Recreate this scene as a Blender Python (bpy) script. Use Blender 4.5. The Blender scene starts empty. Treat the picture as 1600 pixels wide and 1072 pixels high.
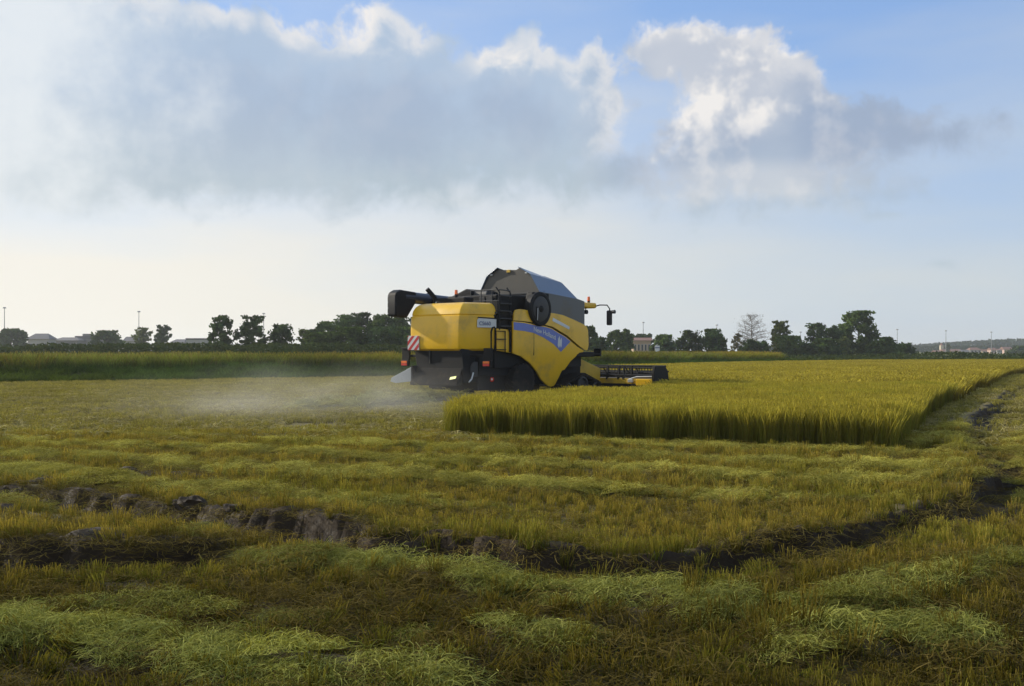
import bpy, bmesh, math, random
import numpy as np
from mathutils import Vector, Matrix

R = math.radians
sc = bpy.context.scene
COL = sc.collection
random.seed(7)
rng = np.random.default_rng(7)

# ------------------------------------------------------------------ camera
EYE = 1.6            # eye height in metres
F = 1600.0           # focal length in photo pixels (36 mm on a 36 mm sensor)
HOR = 548.0          # photo row of the horizon
cam = bpy.data.cameras.new('camera')
cam.lens = 36.0
cam.sensor_width = 36.0
cam.clip_start = 0.1
cam.clip_end = 20000.0
cam.shift_y = (HOR - 536.0) / 1600.0
camo = bpy.data.objects.new('camera', cam)
COL.objects.link(camo)
camo.location = (0, 0, EYE)
camo.rotation_euler = (R(90), 0, 0)
sc.camera = camo

# ------------------------------------------------------------------ sun, exposure
SUN_AZ, SUN_EL = R(-60), R(25)
SUNV = Vector((math.sin(SUN_AZ) * math.cos(SUN_EL), math.cos(SUN_AZ) * math.cos(SUN_EL), math.sin(SUN_EL)))
sun = bpy.data.lights.new('sun', 'SUN')
sun.energy = 5.0
sun.angle = R(1.2)
sun.color = (1.0, 0.91, 0.76)
suno = bpy.data.objects.new('sun', sun)
COL.objects.link(suno)
suno.rotation_euler = (-SUNV).to_track_quat('-Z', 'Y').to_euler()
suno.location = (-40, 25, 40)
sc.view_settings.view_transform = 'Standard'
sc.view_settings.look = 'None'
sc.view_settings.exposure = 0.0
sc.view_settings.gamma = 1.0
sc.view_settings.use_curve_mapping = False
sc.cycles.max_bounces = 6
sc.cycles.diffuse_bounces = 3
sc.cycles.transmission_bounces = 4
sc.cycles.volume_bounces = 1
sc.cycles.transparent_max_bounces = 8
sc.cycles.use_denoising = True
sc.cycles.use_adaptive_sampling = True
sc.cycles.adaptive_threshold = 0.015
sc.cycles.volume_step_rate = 2.0
sc.cycles.volume_max_steps = 64

# ------------------------------------------------------------------ world: Nishita sky with a procedural cloud layer by direction
SKY_STRENGTH = 0.14
world = bpy.data.worlds.new('World')
sc.world = world
world.use_nodes = True
wt = world.node_tree
wt.nodes.clear()


class NT:
    """small node-tree helper: every method returns an output socket"""
    def __init__(s, t): s.t = t
    def put(s, sock, v):
        if v is None: return
        if isinstance(v, bpy.types.NodeSocket): s.t.links.new(v, sock)
        else: sock.default_value = v
    def m(s, op, a, b=None, c=None, clamp=False):
        n = s.t.nodes.new('ShaderNodeMath'); n.operation = op; n.use_clamp = clamp
        s.put(n.inputs[0], a); s.put(n.inputs[1], b); s.put(n.inputs[2], c)
        return n.outputs[0]
    def v(s, op, a, b=None, out=0):
        n = s.t.nodes.new('ShaderNodeVectorMath'); n.operation = op
        s.put(n.inputs[0], a); s.put(n.inputs[1], b)
        return n.outputs[out]
    def ss(s, x, lo, hi, a=0.0, b=1.0):
        n = s.t.nodes.new('ShaderNodeMapRange'); n.interpolation_type = 'SMOOTHSTEP'
        s.put(n.inputs[0], x)
        for i, q in enumerate((lo, hi, a, b)): s.put(n.inputs[i + 1], q)
        return n.outputs[0]
    def noise(s, vec, scale, detail=6.0, rough=0.5, dist=0.0, lac=2.0, out=0):
        n = s.t.nodes.new('ShaderNodeTexNoise')
        s.put(n.inputs['Vector'], vec)
        n.inputs['Scale'].default_value = scale; n.inputs['Detail'].default_value = detail
        n.inputs['Roughness'].default_value = rough; n.inputs['Distortion'].default_value = dist
        n.inputs['Lacunarity'].default_value = lac
        return n.outputs[out]
    def mix(s, f, a, b, blend='MIX'):
        n = s.t.nodes.new('ShaderNodeMix'); n.data_type = 'RGBA'; n.blend_type = blend
        s.put(n.inputs[0], f)
        for k, q in ((6, a), (7, b)):
            if isinstance(q, tuple) and len(q) == 3: q = (*q, 1.0)
            s.put(n.inputs[k], q)
        return n.outputs[2]
    def comb(s, x, y, z=0.0):
        n = s.t.nodes.new('ShaderNodeCombineXYZ')
        for i, q in enumerate((x, y, z)): s.put(n.inputs[i], q)
        return n.outputs[0]
    def sep(s, v):
        n = s.t.nodes.new('ShaderNodeSeparateXYZ'); s.put(n.inputs[0], v)
        return n.outputs[0], n.outputs[1], n.outputs[2]


def azel(px, py):
    x, z = (px - 800) / F, (HOR - py) / F
    return math.atan2(x, 1.0), math.atan2(z, math.hypot(x, 1.0))


CLOUDS = [  # direction of each cloud lobe (as photo px) and half sizes; the field counts hundreds of px
    (-60, 130, 420, 200), (330, 175, 330, 150), (590, 190, 290, 140), (800, 190, 195, 122), (700, 140, 220, 66), (520, 292, 280, 52), (200, 262, 440, 62), (930, 278, 150, 52),
    (605, 60, 62, 50), (833, 98, 38, 40), (914, 114, 48, 54), (455, 60, 60, 30),
    (1070, 82, 84, 44), (1150, 118, 110, 74), (1210, 175, 95, 74), (1110, 180, 62, 46), (1130, 240, 130, 85), (1290, 228, 150, 75), (1430, 204, 130, 36),
    (1200, 288, 240, 62), (1480, 420, 26, 9), (1385, 340, 26, 8), (1304, 174, 16, 10), (-700, 80, 420, 190), (2100, 130, 260, 80)]

g = bpy.data.node_groups.new('cloud_field', 'ShaderNodeTree')
g.interface.new_socket('P', in_out='INPUT', socket_type='NodeSocketVector')
g.interface.new_socket('D', in_out='OUTPUT', socket_type='NodeSocketFloat')
gi = g.nodes.new('NodeGroupInput'); go = g.nodes.new('NodeGroupOutput')
G = NT(g)
P = gi.outputs[0]
warp = G.noise(P, 11.0, 2.0, 0.5, out=1)
Pw = G.v('ADD', P, G.v('MULTIPLY', G.v('SUBTRACT', warp, (0.5, 0.5, 0.5)), (0.045, 0.03, 0.0)))
D = None
for (px, py, rx, ry) in CLOUDS:
    if -100 <= px <= 1700: a, e = azel(px, py)
    else: a, e = (px - 800) / F, (HOR - py) / F      # outside the frame: plain angles
    q = G.v('MULTIPLY', G.v('SUBTRACT', Pw, (a, e, 0)), (F / rx, F / ry, 0.0))
    w = max(.22, ry / 100)
    d = G.m('MULTIPLY_ADD', G.v('LENGTH', q, out=1), -w, w)
    D = d if D is None else G.m('SMOOTH_MAX', D, d, 0.15)
# elsewhere in the sky the same broken cumulus goes on
pa, pe, _ = G.sep(P)
far = G.noise(P, 2.2, 2.0, 0.5)
wide = G.m('MULTIPLY', G.m('SUBTRACT', far, 0.48), 4.0)
outside = G.m('MAXIMUM', G.ss(G.m('ABSOLUTE', pa), 0.62, 0.9), G.ss(pe, 0.42, 0.6))
D = G.m('MAXIMUM', D, G.m('ADD', wide, G.m('MULTIPLY', G.m('SUBTRACT', outside, 1.0), 4.0)))
n1 = G.noise(P, 26.0, 7.0, 0.60, 0.3)
D = G.m('ADD', D, G.m('MULTIPLY', G.m('SUBTRACT', n1, 0.53), 1.05))
g.links.new(D, go.inputs[0])

W = NT(wt)
tc = wt.nodes.new('ShaderNodeTexCoord')
dx, dy, dz = W.sep(W.v('NORMALIZE', tc.outputs['Generated']))
az = W.m('ARCTAN2', dx, dy)
el = W.m('ARCSINE', dz)
Pn = W.comb(az, el, 0.0)


def field(off):
    n = wt.nodes.new('ShaderNodeGroup'); n.node_tree = g
    W.put(n.inputs[0], W.v('ADD', Pn, off) if off else Pn)
    return n.outputs[0]


D0 = field(None)
crisp = W.ss(el, 0.13, 0.27, 0.50, 0.14)
cover = W.ss(D0, -0.10, crisp)
# relief: lumps facing the sun (up and to the left) are bright, the others grey
e1 = W.noise(Pn, 15.0, 4.0, 0.55)
e2 = W.noise(W.v('ADD', Pn, (-0.014, 0.016, 0.0)), 15.0, 4.0, 0.55)
slope = W.ss(W.m('SUBTRACT', e1, e2), -0.05, 0.17)
cumulus = W.m('MULTIPLY', W.ss(az, 0.10, 0.15), W.ss(az, 0.40, 0.27))
tops = W.m('MULTIPLY', cumulus, W.ss(W.m('MULTIPLY_ADD', e1, 0.12, W.m('MULTIPLY_ADD', az, -0.38, el)), 0.155, 0.225))
low = W.m('MULTIPLY', cumulus, W.m('MULTIPLY', W.ss(el, 0.185, 0.165), W.ss(el, 0.135, 0.15)))
thin = W.ss(D0, 0.10, 0.50, 1.0, 0.0)
patchy = W.ss(W.noise(Pn, 7.0, 2.0, 0.5), 0.46, 0.60)
rim = W.m('MULTIPLY', W.m('MULTIPLY', thin, patchy), W.ss(W.m('MULTIPLY_ADD', az, -0.10, el), 0.20, 0.25))
lit = W.m('MULTIPLY', slope, W.m('MULTIPLY_ADD', tops, 0.45, W.m('MULTIPLY_ADD', cumulus, 0.22, 0.07)))
lit = W.m('ADD', lit, W.m('MULTIPLY', rim, 0.6), clamp=True)
lit = W.m('ADD', lit, W.m('MULTIPLY_ADD', low, 0.28, W.m('MULTIPLY', tops, 0.36)), clamp=True)
# sunlit turrets standing out of the top of the bank
tur = None
for (px, py, rx, ry) in ((606, 52, 95, 60), (836, 88, 55, 48), (914, 100, 70, 60), (352, 36, 60, 40), (455, 42, 60, 40), (785, 92, 50, 40), (940, 190, 60, 60), (1095, 172, 70, 56)):
    a, e = azel(px, py)
    q = W.v('MULTIPLY', W.v('SUBTRACT', Pn, (a, e, 0)), (F / rx, F / ry, 0.0))
    d = W.m('MULTIPLY_ADD', W.v('LENGTH', q, out=1), -1.0, 1.0)
    tur = d if tur is None else W.m('MAXIMUM', tur, d)
tur = W.m('MULTIPLY', W.ss(W.m('MULTIPLY_ADD', W.m('SUBTRACT', e1, 0.5), 1.2, tur), -0.1, 0.5), W.ss(D0, 0.48, 0.10))
lit = W.m('ADD', lit, W.m('MULTIPLY', tur, 0.62), clamp=True)
k = 1.0 / SKY_STRENGTH


def sk(c, f=1.0): return tuple(q * k * f for q in c)


sky = wt.nodes.new('ShaderNodeTexSky')
sky.sky_type = 'NISHITA'
sky.sun_disc = False
sky.sun_elevation = SUN_EL
sky.sun_rotation = SUN_AZ
sky.altitude = 100
sky.air_density = 1.0
sky.dust_density = 0.6
sky.ozone_density = 3.0
# thin milky veil low in the air, stronger towards the sun
streak = W.noise(W.v('MULTIPLY', Pn, (1.0, 4.5, 1.0)), 2.6, 4.0, 0.5)
veil = W.m('MULTIPLY', W.ss(el, 0.03, 0.36, 1.0, 0.10), W.ss(az, 0.7, -0.4, 0.72, 1.05))
veil = W.m('ADD', veil, W.m('MULTIPLY', W.m('SUBTRACT', streak, 0.54), 1.1), clamp=True)
veil = W.m('MULTIPLY', veil, W.ss(el, 0.8, 0.25, 0.0, 1.0))
vcol = W.mix(W.ss(az, -0.45, 0.5), sk((0.95, 0.90, 0.79)), sk((0.66, 0.69, 0.68)))
sky_lift = W.mix(0.55, sky.outputs[0], sk((0.33, 0.53, 0.95)))      # blue tint added to brighten the whole sky
base = W.mix(W.m('MULTIPLY', veil, 0.92), sky_lift, vcol)
body = W.mix(W.ss(el, 0.13, 0.25), sk((0.45, 0.54, 0.60)), sk((0.44, 0.55, 0.70)))
body = W.mix(W.m('MULTIPLY', W.ss(az, 0.05, 0.14), W.ss(el, 0.1, .2)), body, sk((0.35, 0.43, 0.57)))
# thicker and thinner patches inside the bank
body = W.mix(W.m('MULTIPLY', W.ss(W.noise(Pn, 4.5, 4.0, 0.5), 0.45, 0.68), 0.4), body, sk((0.58, 0.65, 0.72)))
# the deep core of the bank lets least light through
body = W.mix(W.m('MULTIPLY', W.ss(W.m('MULTIPLY_ADD', W.m('SUBTRACT', e1, 0.5), 1.2, D0), 0.35, 1.15), W.ss(az, -0.42, -0.15, 0.0, 0.38)), body, sk((0.30, 0.365, 0.50)))
ccol = W.mix(lit, body, sk((0.90, 0.87, 0.84)))
# the bank thins and brightens towards the sun
ccol = W.mix(W.m('MULTIPLY', W.ss(W.m('MULTIPLY_ADD', W.m('SUBTRACT', e1, 0.5), -0.35, az), -0.26, -0.48), 0.85), ccol, sk((0.84, 0.88, 0.90)))
skyc = W.mix(W.m('MULTIPLY', cover, 0.95), base, ccol)
bg = wt.nodes.new('ShaderNodeBackground')
bg.inputs[1].default_value = SKY_STRENGTH
wt.links.new(skyc, bg.inputs[0])
wo = wt.nodes.new('ShaderNodeOutputWorld')
wt.links.new(bg.outputs[0], wo.inputs[0])
world.cycles.sampling_method = 'MANUAL'
world.cycles.sample_map_resolution = 512


# ================================================================== helpers
def tag(o, label=None, cat=None, group=None, kind=None):
    if label: o['label'] = label
    if cat: o['category'] = cat
    if group: o['group'] = group
    if kind: o['kind'] = kind
    return o


def gp(px, py, z=0.0):
    """point of the ground plane that the photo shows at a pixel"""
    d = (EYE - z) * F / (py - HOR)
    return np.array(((px - 800) / F * d, d))


def at(px, d): return (px - 800) / F * d


def zat(py, d): return EYE - (py - HOR) / F * d


# numpy value noise
def _h(ix, iy, s):
    n = (ix.astype(np.int64) * 374761393 + iy.astype(np.int64) * 668265263 + s * 1442695041) & 0x7fffffff
    n = ((n ^ (n >> 13)) * 1274126177) & 0x7fffffff
    return ((n ^ (n >> 16)) & 0xffff) / 65535.0


def vnoise(x, y, s=0):
    x = np.asarray(x, float); y = np.asarray(y, float)
    ix, iy = np.floor(x), np.floor(y)
    fx, fy = x - ix, y - iy
    fx, fy = fx * fx * (3 - 2 * fx), fy * fy * (3 - 2 * fy)
    a, b = _h(ix, iy, s), _h(ix + 1, iy, s)
    c, d = _h(ix, iy + 1, s), _h(ix + 1, iy + 1, s)
    return (a + (b - a) * fx) * (1 - fy) + (c + (d - c) * fx) * fy


def fbm(x, y, s=0, o=4):
    t, a, n = 0, 0.5, 0
    for i in range(o):
        t = t + a * vnoise(np.asarray(x) * 2 ** i, np.asarray(y) * 2 ** i, s + i); n += a; a *= .5
    return t / n


def sstep(x, a, b):
    t = np.clip((np.asarray(x) - a) / (b - a), 0, 1)
    return t * t * (3 - 2 * t)


def polydist(x, y, pts):
    """distance to a polyline, signed + on its left side, and the arc position"""
    x = np.asarray(x, float); y = np.asarray(y, float)
    best = np.full(x.shape, 1e9); sg = np.ones(x.shape); arc = np.zeros(x.shape); L = 0
    for p, q in zip(pts[:-1], pts[1:]):
        d = q - p; l2 = float(d @ d); l = math.sqrt(l2)
        t = np.clip(((x - p[0]) * d[0] + (y - p[1]) * d[1]) / l2, 0, 1)
        ex, ey = x - p[0] - t * d[0], y - p[1] - t * d[1]
        dd = np.hypot(ex, ey)
        m = dd < best
        best = np.where(m, dd, best)
        sg = np.where(m, np.sign(d[0] * ey - d[1] * ex), sg)
        arc = np.where(m, L + t * l, arc)
        L += l
    return best * sg, best, arc, L


def inpoly(x, y, poly):
    x = np.asarray(x); y = np.asarray(y); r = np.zeros(x.shape, bool)
    n = len(poly)
    for i in range(n):
        x1, y1 = poly[i]; x2, y2 = poly[(i + 1) % n]
        c = ((y1 > y) != (y2 > y)) & (x < (x2 - x1) * (y - y1) / (y2 - y1 + 1e-12) + x1)
        r ^= c
    return r


def mesh_np(name, V, Fq, mats, colors=None, smooth=False, mi=None):
    """mesh from arrays: V (n,3), Fq (m,3 or 4); colors (n,3) become the point attribute col"""
    me = bpy.data.meshes.new(name)
    V = np.asarray(V, np.float32); Fq = np.asarray(Fq, np.int32)
    kf = Fq.shape[1]
    me.vertices.add(len(V)); me.vertices.foreach_set('co', V.ravel())
    me.loops.add(Fq.size); me.loops.foreach_set('vertex_index', Fq.ravel())
    me.polygons.add(len(Fq))
    me.polygons.foreach_set('loop_start', np.arange(0, Fq.size, kf, dtype=np.int32))
    if smooth: me.polygons.foreach_set('use_smooth', np.ones(len(Fq), bool))
    for m_ in mats: me.materials.append(m_)
    if mi is not None: me.polygons.foreach_set('material_index', np.asarray(mi, np.int32))
    if colors is not None:
        at_ = me.color_attributes.new('col', 'FLOAT_COLOR', 'POINT')
        c = np.ones((len(V), 4), np.float32); c[:, :3] = colors
        at_.data.foreach_set('color', c.ravel())
    me.update(calc_edges=True)
    me.validate()
    return me


def link(name, me, parent=None):
    o = bpy.data.objects.new(name, me)
    COL.objects.link(o)
    if parent: o.parent = parent
    return o


def empty(name, loc=(0, 0, 0), rz=0.0):
    o = bpy.data.objects.new(name, None)
    o.empty_display_size = 0.3
    COL.objects.link(o)
    o.location = loc; o.rotation_euler = (0, 0, rz)
    return o


# ------------------------------------------------------------------ materials
def new_mat(name):
    m = bpy.data.materials.new(name); m.use_nodes = True
    t = m.node_tree; t.nodes.clear()
    out = t.nodes.new('ShaderNodeOutputMaterial')
    return m, NT(t), out


def pbr(name, col, rough=0.5, metal=0.0, var=0.12, scale=6.0, dirt=0.0, dirtcol=(0.10, 0.075, 0.04), coat=0.0, bump=0.0, spec=0.5):
    m, n, out = new_mat(name)
    b = n.t.nodes.new('ShaderNodeBsdfPrincipled')
    tcn = n.t.nodes.new('ShaderNodeTexCoord')
    nz = n.noise(tcn.outputs['Object'], scale, 5.0, 0.6)
    c = n.mix(nz, tuple(q * (1 - var) for q in col), tuple(min(1, q * (1 + var)) for q in col))
    rr = n.m('MULTIPLY_ADD', nz, 0.2, rough - 0.1)
    if dirt > 0:
        dn = n.noise(tcn.outputs['Object'], scale * 0.35, 6.0, 0.65)
        dm = n.ss(dn, 0.62 - dirt * 0.35, 0.78)
        c = n.mix(n.m('MULTIPLY', dm, 0.75), c, dirtcol)
        rr = n.m('MULTIPLY_ADD', dm, 0.3, rr)
    n.put(b.inputs['Base Color'], c); n.put(b.inputs['Roughness'], rr)
    b.inputs['Metallic'].default_value = metal
    b.inputs['Specular IOR Level'].default_value = spec
    if coat: b.inputs['Coat Weight'].default_value = coat; b.inputs['Coat Roughness'].default_value = 0.15
    if bump:
        bn = n.t.nodes.new('ShaderNodeBump'); bn.inputs['Strength'].default_value = bump; bn.inputs['Distance'].default_value = 0.02
        n.put(bn.inputs['Height'], nz); n.t.links.new(bn.outputs[0], b.inputs['Normal'])
    n.t.links.new(b.outputs[0], out.inputs[0])
    return m


def leafmat(name, trans=0.35, tint=True, rough=False):
    """thin plant matter: colour of the blade (col) times the plant's own tint; light shines through"""
    m, n, out = new_mat(name)
    a = n.t.nodes.new('ShaderNodeAttribute'); a.attribute_name = 'col'
    c = a.outputs['Color']
    if tint:
        b = n.t.nodes.new('ShaderNodeAttribute'); b.attribute_name = 'tint'; b.attribute_type = 'INSTANCER'
        c = n.mix(1.0, c, b.outputs['Color'], 'MULTIPLY')
    d = n.t.nodes.new('ShaderNodeBsdfDiffuse'); t = n.t.nodes.new('ShaderNodeBsdfTranslucent')
    n.put(d.inputs[0], c); n.put(t.inputs[0], n.mix(1.0, c, (1.0, 0.95, 0.6), 'MULTIPLY'))
    mx = n.t.nodes.new('ShaderNodeMixShader'); mx.inputs[0].default_value = trans
    n.t.links.new(d.outputs[0], mx.inputs[1]); n.t.links.new(t.outputs[0], mx.inputs[2])
    n.t.links.new(mx.outputs[0], out.inputs[0])
    return m


M_STRAW = leafmat('straw', 0.30)
M_RICE = leafmat('rice_plant', 0.35)
M_GRASS = leafmat('grass_blade', 0.35)
M_LEAF = leafmat('leaf', 0.25, tint=False)


def bark(name, col): return pbr(name, col, 0.9, 0, 0.35, 14.0, bump=0.4, spec=0.2)


M_BARK = bark('bark', (0.075, 0.058, 0.042))
M_BARKG = bark('grey_bark', (0.17, 0.145, 0.12))


# ================================================================== ground
def dense(lo, hi, step, outer_lo, outer_hi, grow=1.16):
    c = list(np.arange(lo, hi + 1e-6, step))
    s = step; x = c[-1]
    while x < outer_hi: s *= grow; x += s; c.append(x)
    s = step; x = c[0]; left = []
    while x > outer_lo: s *= grow; x -= s; left.append(x)
    return np.array(left[::-1] + c)


RUT = np.array([gp(*p) for p in [(-420, 770), (-150, 772), (0, 770), (110, 780), (200, 790), (290, 802), (400, 818), (500, 832), (620, 852), (740, 866),
                                 (850, 880), (950, 886), (1050, 882), (1150, 869), (1250, 851), (1350, 830), (1450, 808), (1525, 786), (1556, 760),
                                 (1540, 728), (1500, 704), (1510, 680), (1545, 646), (1580, 615), (1610, 592)]] + [np.array((70.0, 125.0))])
RUT_A = np.array([gp(*p) for p in [(-400, 850), (-150, 866), (0, 873), (100, 875), (200, 874), (290, 864), (380, 852)]])
SWATHS = [([(360, 884), (420, 880), (520, 888), (640, 897), (760, 912), (860, 938), (980, 936), (1080, 948), (1180, 962), (1300, 968), (1430, 958)], .32, .24),
          ([(-80, 1000), (60, 1008), (170, 1018), (280, 1030), (380, 1052), (470, 1070), (560, 1100)], .36, .28),
          ([(560, 1075), (700, 1090), (820, 1105)], .25, .12),
          ([(1180, 1040), (1290, 1010), (1390, 1002), (1500, 1012), (1640, 1030)], .32, .24),
          ([(240, 850), (320, 846), (400, 856)], .16, .13), ([(600, 1000), (660, 992), (700, 1000)], .14, .12),
          ([(1300, 940), (1420, 915), (1530, 890), (1640, 880)], .25, .10),
          ([(30, 960), (200, 950), (380, 965), (560, 975)], .16, .07),
          ([(700, 985), (850, 1000), (980, 1010)], .2, .08)]
SWATHS = [(np.array([gp(*p) for p in s]), w * .92, h * .5) for s, w, h in SWATHS]
DIR1 = np.array((0.915, -0.404)); NRM1 = np.array((0.404, 0.915))
DIR2 = np.array((0.465, 0.885))
CA, CB = gp(690, 684), gp(1394, 710)
CROP = np.array([CA, CB, gp(1440, 655), gp(1500, 619), gp(1560, 591), (48.0, 92.0), (64.0, 120.0), (40.0, 113.0), (28.0, 101.0), (16.0, 86.0), (7.0, 72.0),
                 (1.2, 47.0), (1.3, 41.7), (6.1, 37.7), (5.6, 36.0), (4.75, 31.2), (3.6, 28.4), (1.8, 26.8), (.5, 24.2), (-.8, 22.0)])


def rowphase(x, y):
    v = x * NRM1[0] + y * NRM1[1]
    left = sstep(y - 0.4 * x, 22.0, 27.0) * sstep(-x, -3.0, 1.0)
    v2 = -0.50 * x + 0.866 * y
    w = 0.35 * (fbm(x * .25, y * .25, 31) - .5)
    b1 = np.sin((v + w * 1.6) * 2 * math.pi / 1.75)
    b2 = np.sin((v2 + w) * 2 * math.pi / 2.4)
    return b1 * (1 - left) + b2 * left


def swath_w(x, y):
    t = np.zeros(np.shape(x)); h = np.zeros(np.shape(x))
    for pts, w, hh in SWATHS:
        _, d, arc, L = polydist(x, y, pts)
        n = fbm(x * 2.0, y * 2.0, 41)
        q = sstep(d / (w * (0.45 + 1.1 * n)), 1.15, 0.35) * (.35 + .65 * sstep(fbm(x * 4.2, y * 4.2, 45), .28, .48)) * sstep(arc, -.01, .3) * sstep(L - arc, -.01, .3)
        t = np.maximum(t, q); h = np.maximum(h, q * hh * (0.5 + 1.0 * fbm(x * 3.1, y * 3.1, 43)))
    # pale straw lies in bands along the drill rows of the middle field
    mid = sstep(y, 9.3, 11.5)
    b = sstep(rowphase(x, y) + .5 * (fbm(x * 1.3, y * 1.3, 47) - .5), 0.30, 0.62) * mid
    t = np.maximum(t, b * .8); h = np.maximum(h, b * .10)
    # straw lying along the wheel track by the standing crop
    return t, h


def rut_part(x, y):
    s, d, arc, L = polydist(x, y, RUT)
    s = s + 0.30 * (fbm(x * 1.6, y * 1.6, 3) - .5) + 0.11 * (fbm(x * 5, y * 5, 9) - .5) + 0.08 * (vnoise(x * 13, y * 13, 10) - .5)
    amp = 0.8 + 0.2 * sstep(y, 16, 10.5)
    amp = amp * (0.55 + 0.8 * sstep(fbm(x * .75, y * .75, 21), .30, .62))
    s2, d2, arc2, L2 = polydist(x, y, RUT_A)
    s2 = s2 + 0.26 * (fbm(x * 1.9, y * 1.9, 5) - .5) + 0.18 * (fbm(x * 5.5, y * 5.5, 12) - .5) + 0.07 * (vnoise(x * 13, y * 13, 14) - .5)
    e2 = sstep(L2 - arc2, 0.0, .6)

    def prof(q):
        floor = -0.14 * sstep(q, -.95, -.4) * sstep(q, 0.07, -0.02)
        lip = 0.11 * sstep(q, -0.03, 0.08) * sstep(q, .75, .12)
        return floor + lip
    big = sstep(x, -1.0, -3.0)
    crumb = 0.10 * (fbm(x * 8, y * 8, 15) - .5) * sstep(np.minimum(np.abs(s), np.abs(s2) + 2 * (1 - e2)), .7, .2)
    return crumb + prof(s) * amp * (1 - .5 * big) + prof(s2) * e2 * 1.05, s, s2, e2


def height(x, y):
    r, s, s2, e2 = rut_part(x, y)
    near = sstep(y, 21, 15) * sstep(np.abs(x), 14, 9)
    
    _, sh = swath_w(x, y)
    big = 0.10 * (fbm(x * .35, y * .35, 1) - .5) + 0.07 * (fbm(x * 1.3, y * 1.3, 2) - .5) + 0.05 * (fbm(x * 4.5, y * 4.5, 4) - .5)
    # trampled, broken soil of the nearest strip
    rough = sstep(y, 9.5, 6.0) * 0.10 * (fbm(x * 1.9, y * 1.9, 6) - .5)
    # broken clods left of the rut
    cl = sstep(x, -2.6, -4.2) * sstep(y, 9.0, 10.2) * sstep(y, 15.5, 12.5)
    clod = cl * 0.05 * sstep(fbm(x * 1.7, y * 1.7, 8), .48, .72)
    return r * sstep(y, 75, 30) * sstep(-x, 12, 7) + (sh * .6 + big + rough + clod) * near


def add_ground():
    xl = dense(-7.0, 9.5, 0.055, -2500, 9.0, 1.13); xr = dense(9.6, 18.0, 0.11, 9.6, 2500, 1.13)
    yl = dense(4.0, 17.0, 0.055, -400, 16.0, 1.12); yr = dense(17.1, 42.0, 0.12, 17.1, 4200, 1.10)
    xs = np.unique(np.concatenate([xl[xl < 9.55], xr[xr >= 9.6]])); ys = np.unique(np.concatenate([yl[yl < 17.05], yr[yr >= 17.1]]))
    X, Y = np.meshgrid(xs, ys)
    Z = height(X, Y)
    V = np.stack([X, Y, Z], -1).reshape(-1, 3)
    nx, ny = len(xs), len(ys)
    i = np.arange(nx * ny).reshape(ny, nx)
    Fq = np.stack([i[:-1, :-1], i[:-1, 1:], i[1:, 1:], i[1:, :-1]], -1).reshape(-1, 4)
    m, n, out = new_mat('field_soil')
    b = n.t.nodes.new('ShaderNodeBsdfPrincipled')
    geo = n.t.nodes.new('ShaderNodeNewGeometry')
    pos = geo.outputs['Position']
    n1_ = n.noise(pos, 1.1, 8.0, 0.62); n2_ = n.noise(pos, 9.0, 6.0, 0.65); n3_ = n.noise(pos, 45.0, 4.0, 0.6)
    soil = n.mix(n2_, (0.020, 0.014, 0.008), (0.058, 0.042, 0.026))
    litter = n.mix(n3_, (0.14, 0.115, 0.045), (0.27, 0.225, 0.09))
    px_, py_, pz_ = n.sep(pos)
    bare = n.t.nodes.new('ShaderNodeAttribute'); bare.attribute_name = 'bare'
    cov = n.m('SUBTRACT', n.ss(n.m('ADD', n1_, n.m('MULTIPLY', n2_, .5)), 0.55, 0.9), bare.outputs['Fac'], clamp=True)
    dist = n.ss(py_, 10.0, 26.0)
    cov = n.m('MAXIMUM', n.m('MULTIPLY', cov, n.ss(py_, 6.0, 11.0, .35, 1.0)), n.m('MULTIPLY', n.m('MULTIPLY', dist, 0.85), n.m('SUBTRACT', 1.0, bare.outputs['Fac'], clamp=True)))
    green = n.mix(n.ss(n.noise(pos, 0.05, 4.0, 0.5), .42, .6), (0.10, 0.12, 0.025), (0.20, 0.17, 0.045))
    c = n.mix(cov, soil, litter)
    c = n.mix(n.ss(py_, 90, 130), c, green)
    n.put(b.inputs['Base Color'], c)
    b.inputs['Roughness'].default_value = 0.85
    n.put(b.inputs['Roughness'], n.ss(n2_, .3, .7, .62, .95))
    b.inputs['Specular IOR Level'].default_value = 0.12
    bp = n.t.nodes.new('ShaderNodeBump'); bp.inputs['Strength'].default_value = 0.7; bp.inputs['Distance'].default_value = 0.03
    n.put(bp.inputs['Height'], n.m('ADD', n2_, n.m('MULTIPLY', n3_, .35)))
    n.t.links.new(bp.outputs[0], b.inputs['Normal'])
    n.t.links.new(b.outputs[0], out.inputs[0])
    me = mesh_np('field_ground', V, Fq, [m], smooth=True)
    _, s, s2, e2 = rut_part(X, Y)
    bare_v = np.maximum(sstep(s, -.50, -.25) * sstep(s, .24, .12), sstep(s2, -.5, -.28) * sstep(s2, .24, .12) * e2)
    cl = sstep(X, -2.6, -4.2) * sstep(Y, 9.0, 10.2) * sstep(Y, 15.5, 12.5) * sstep(fbm(X * 1.7, Y * 1.7, 8), .46, .58)
    bare_v = np.maximum(bare_v, cl)
    a = me.attributes.new('bare', 'FLOAT', 'POINT'); a.data.foreach_set('value', bare_v.ravel().astype(np.float32))
    o = link('field_ground', me)
    tag(o, 'harvested rice field ground with muddy wheel ruts and straw litter', 'ground', kind='structure')
    return o


add_ground()


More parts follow.
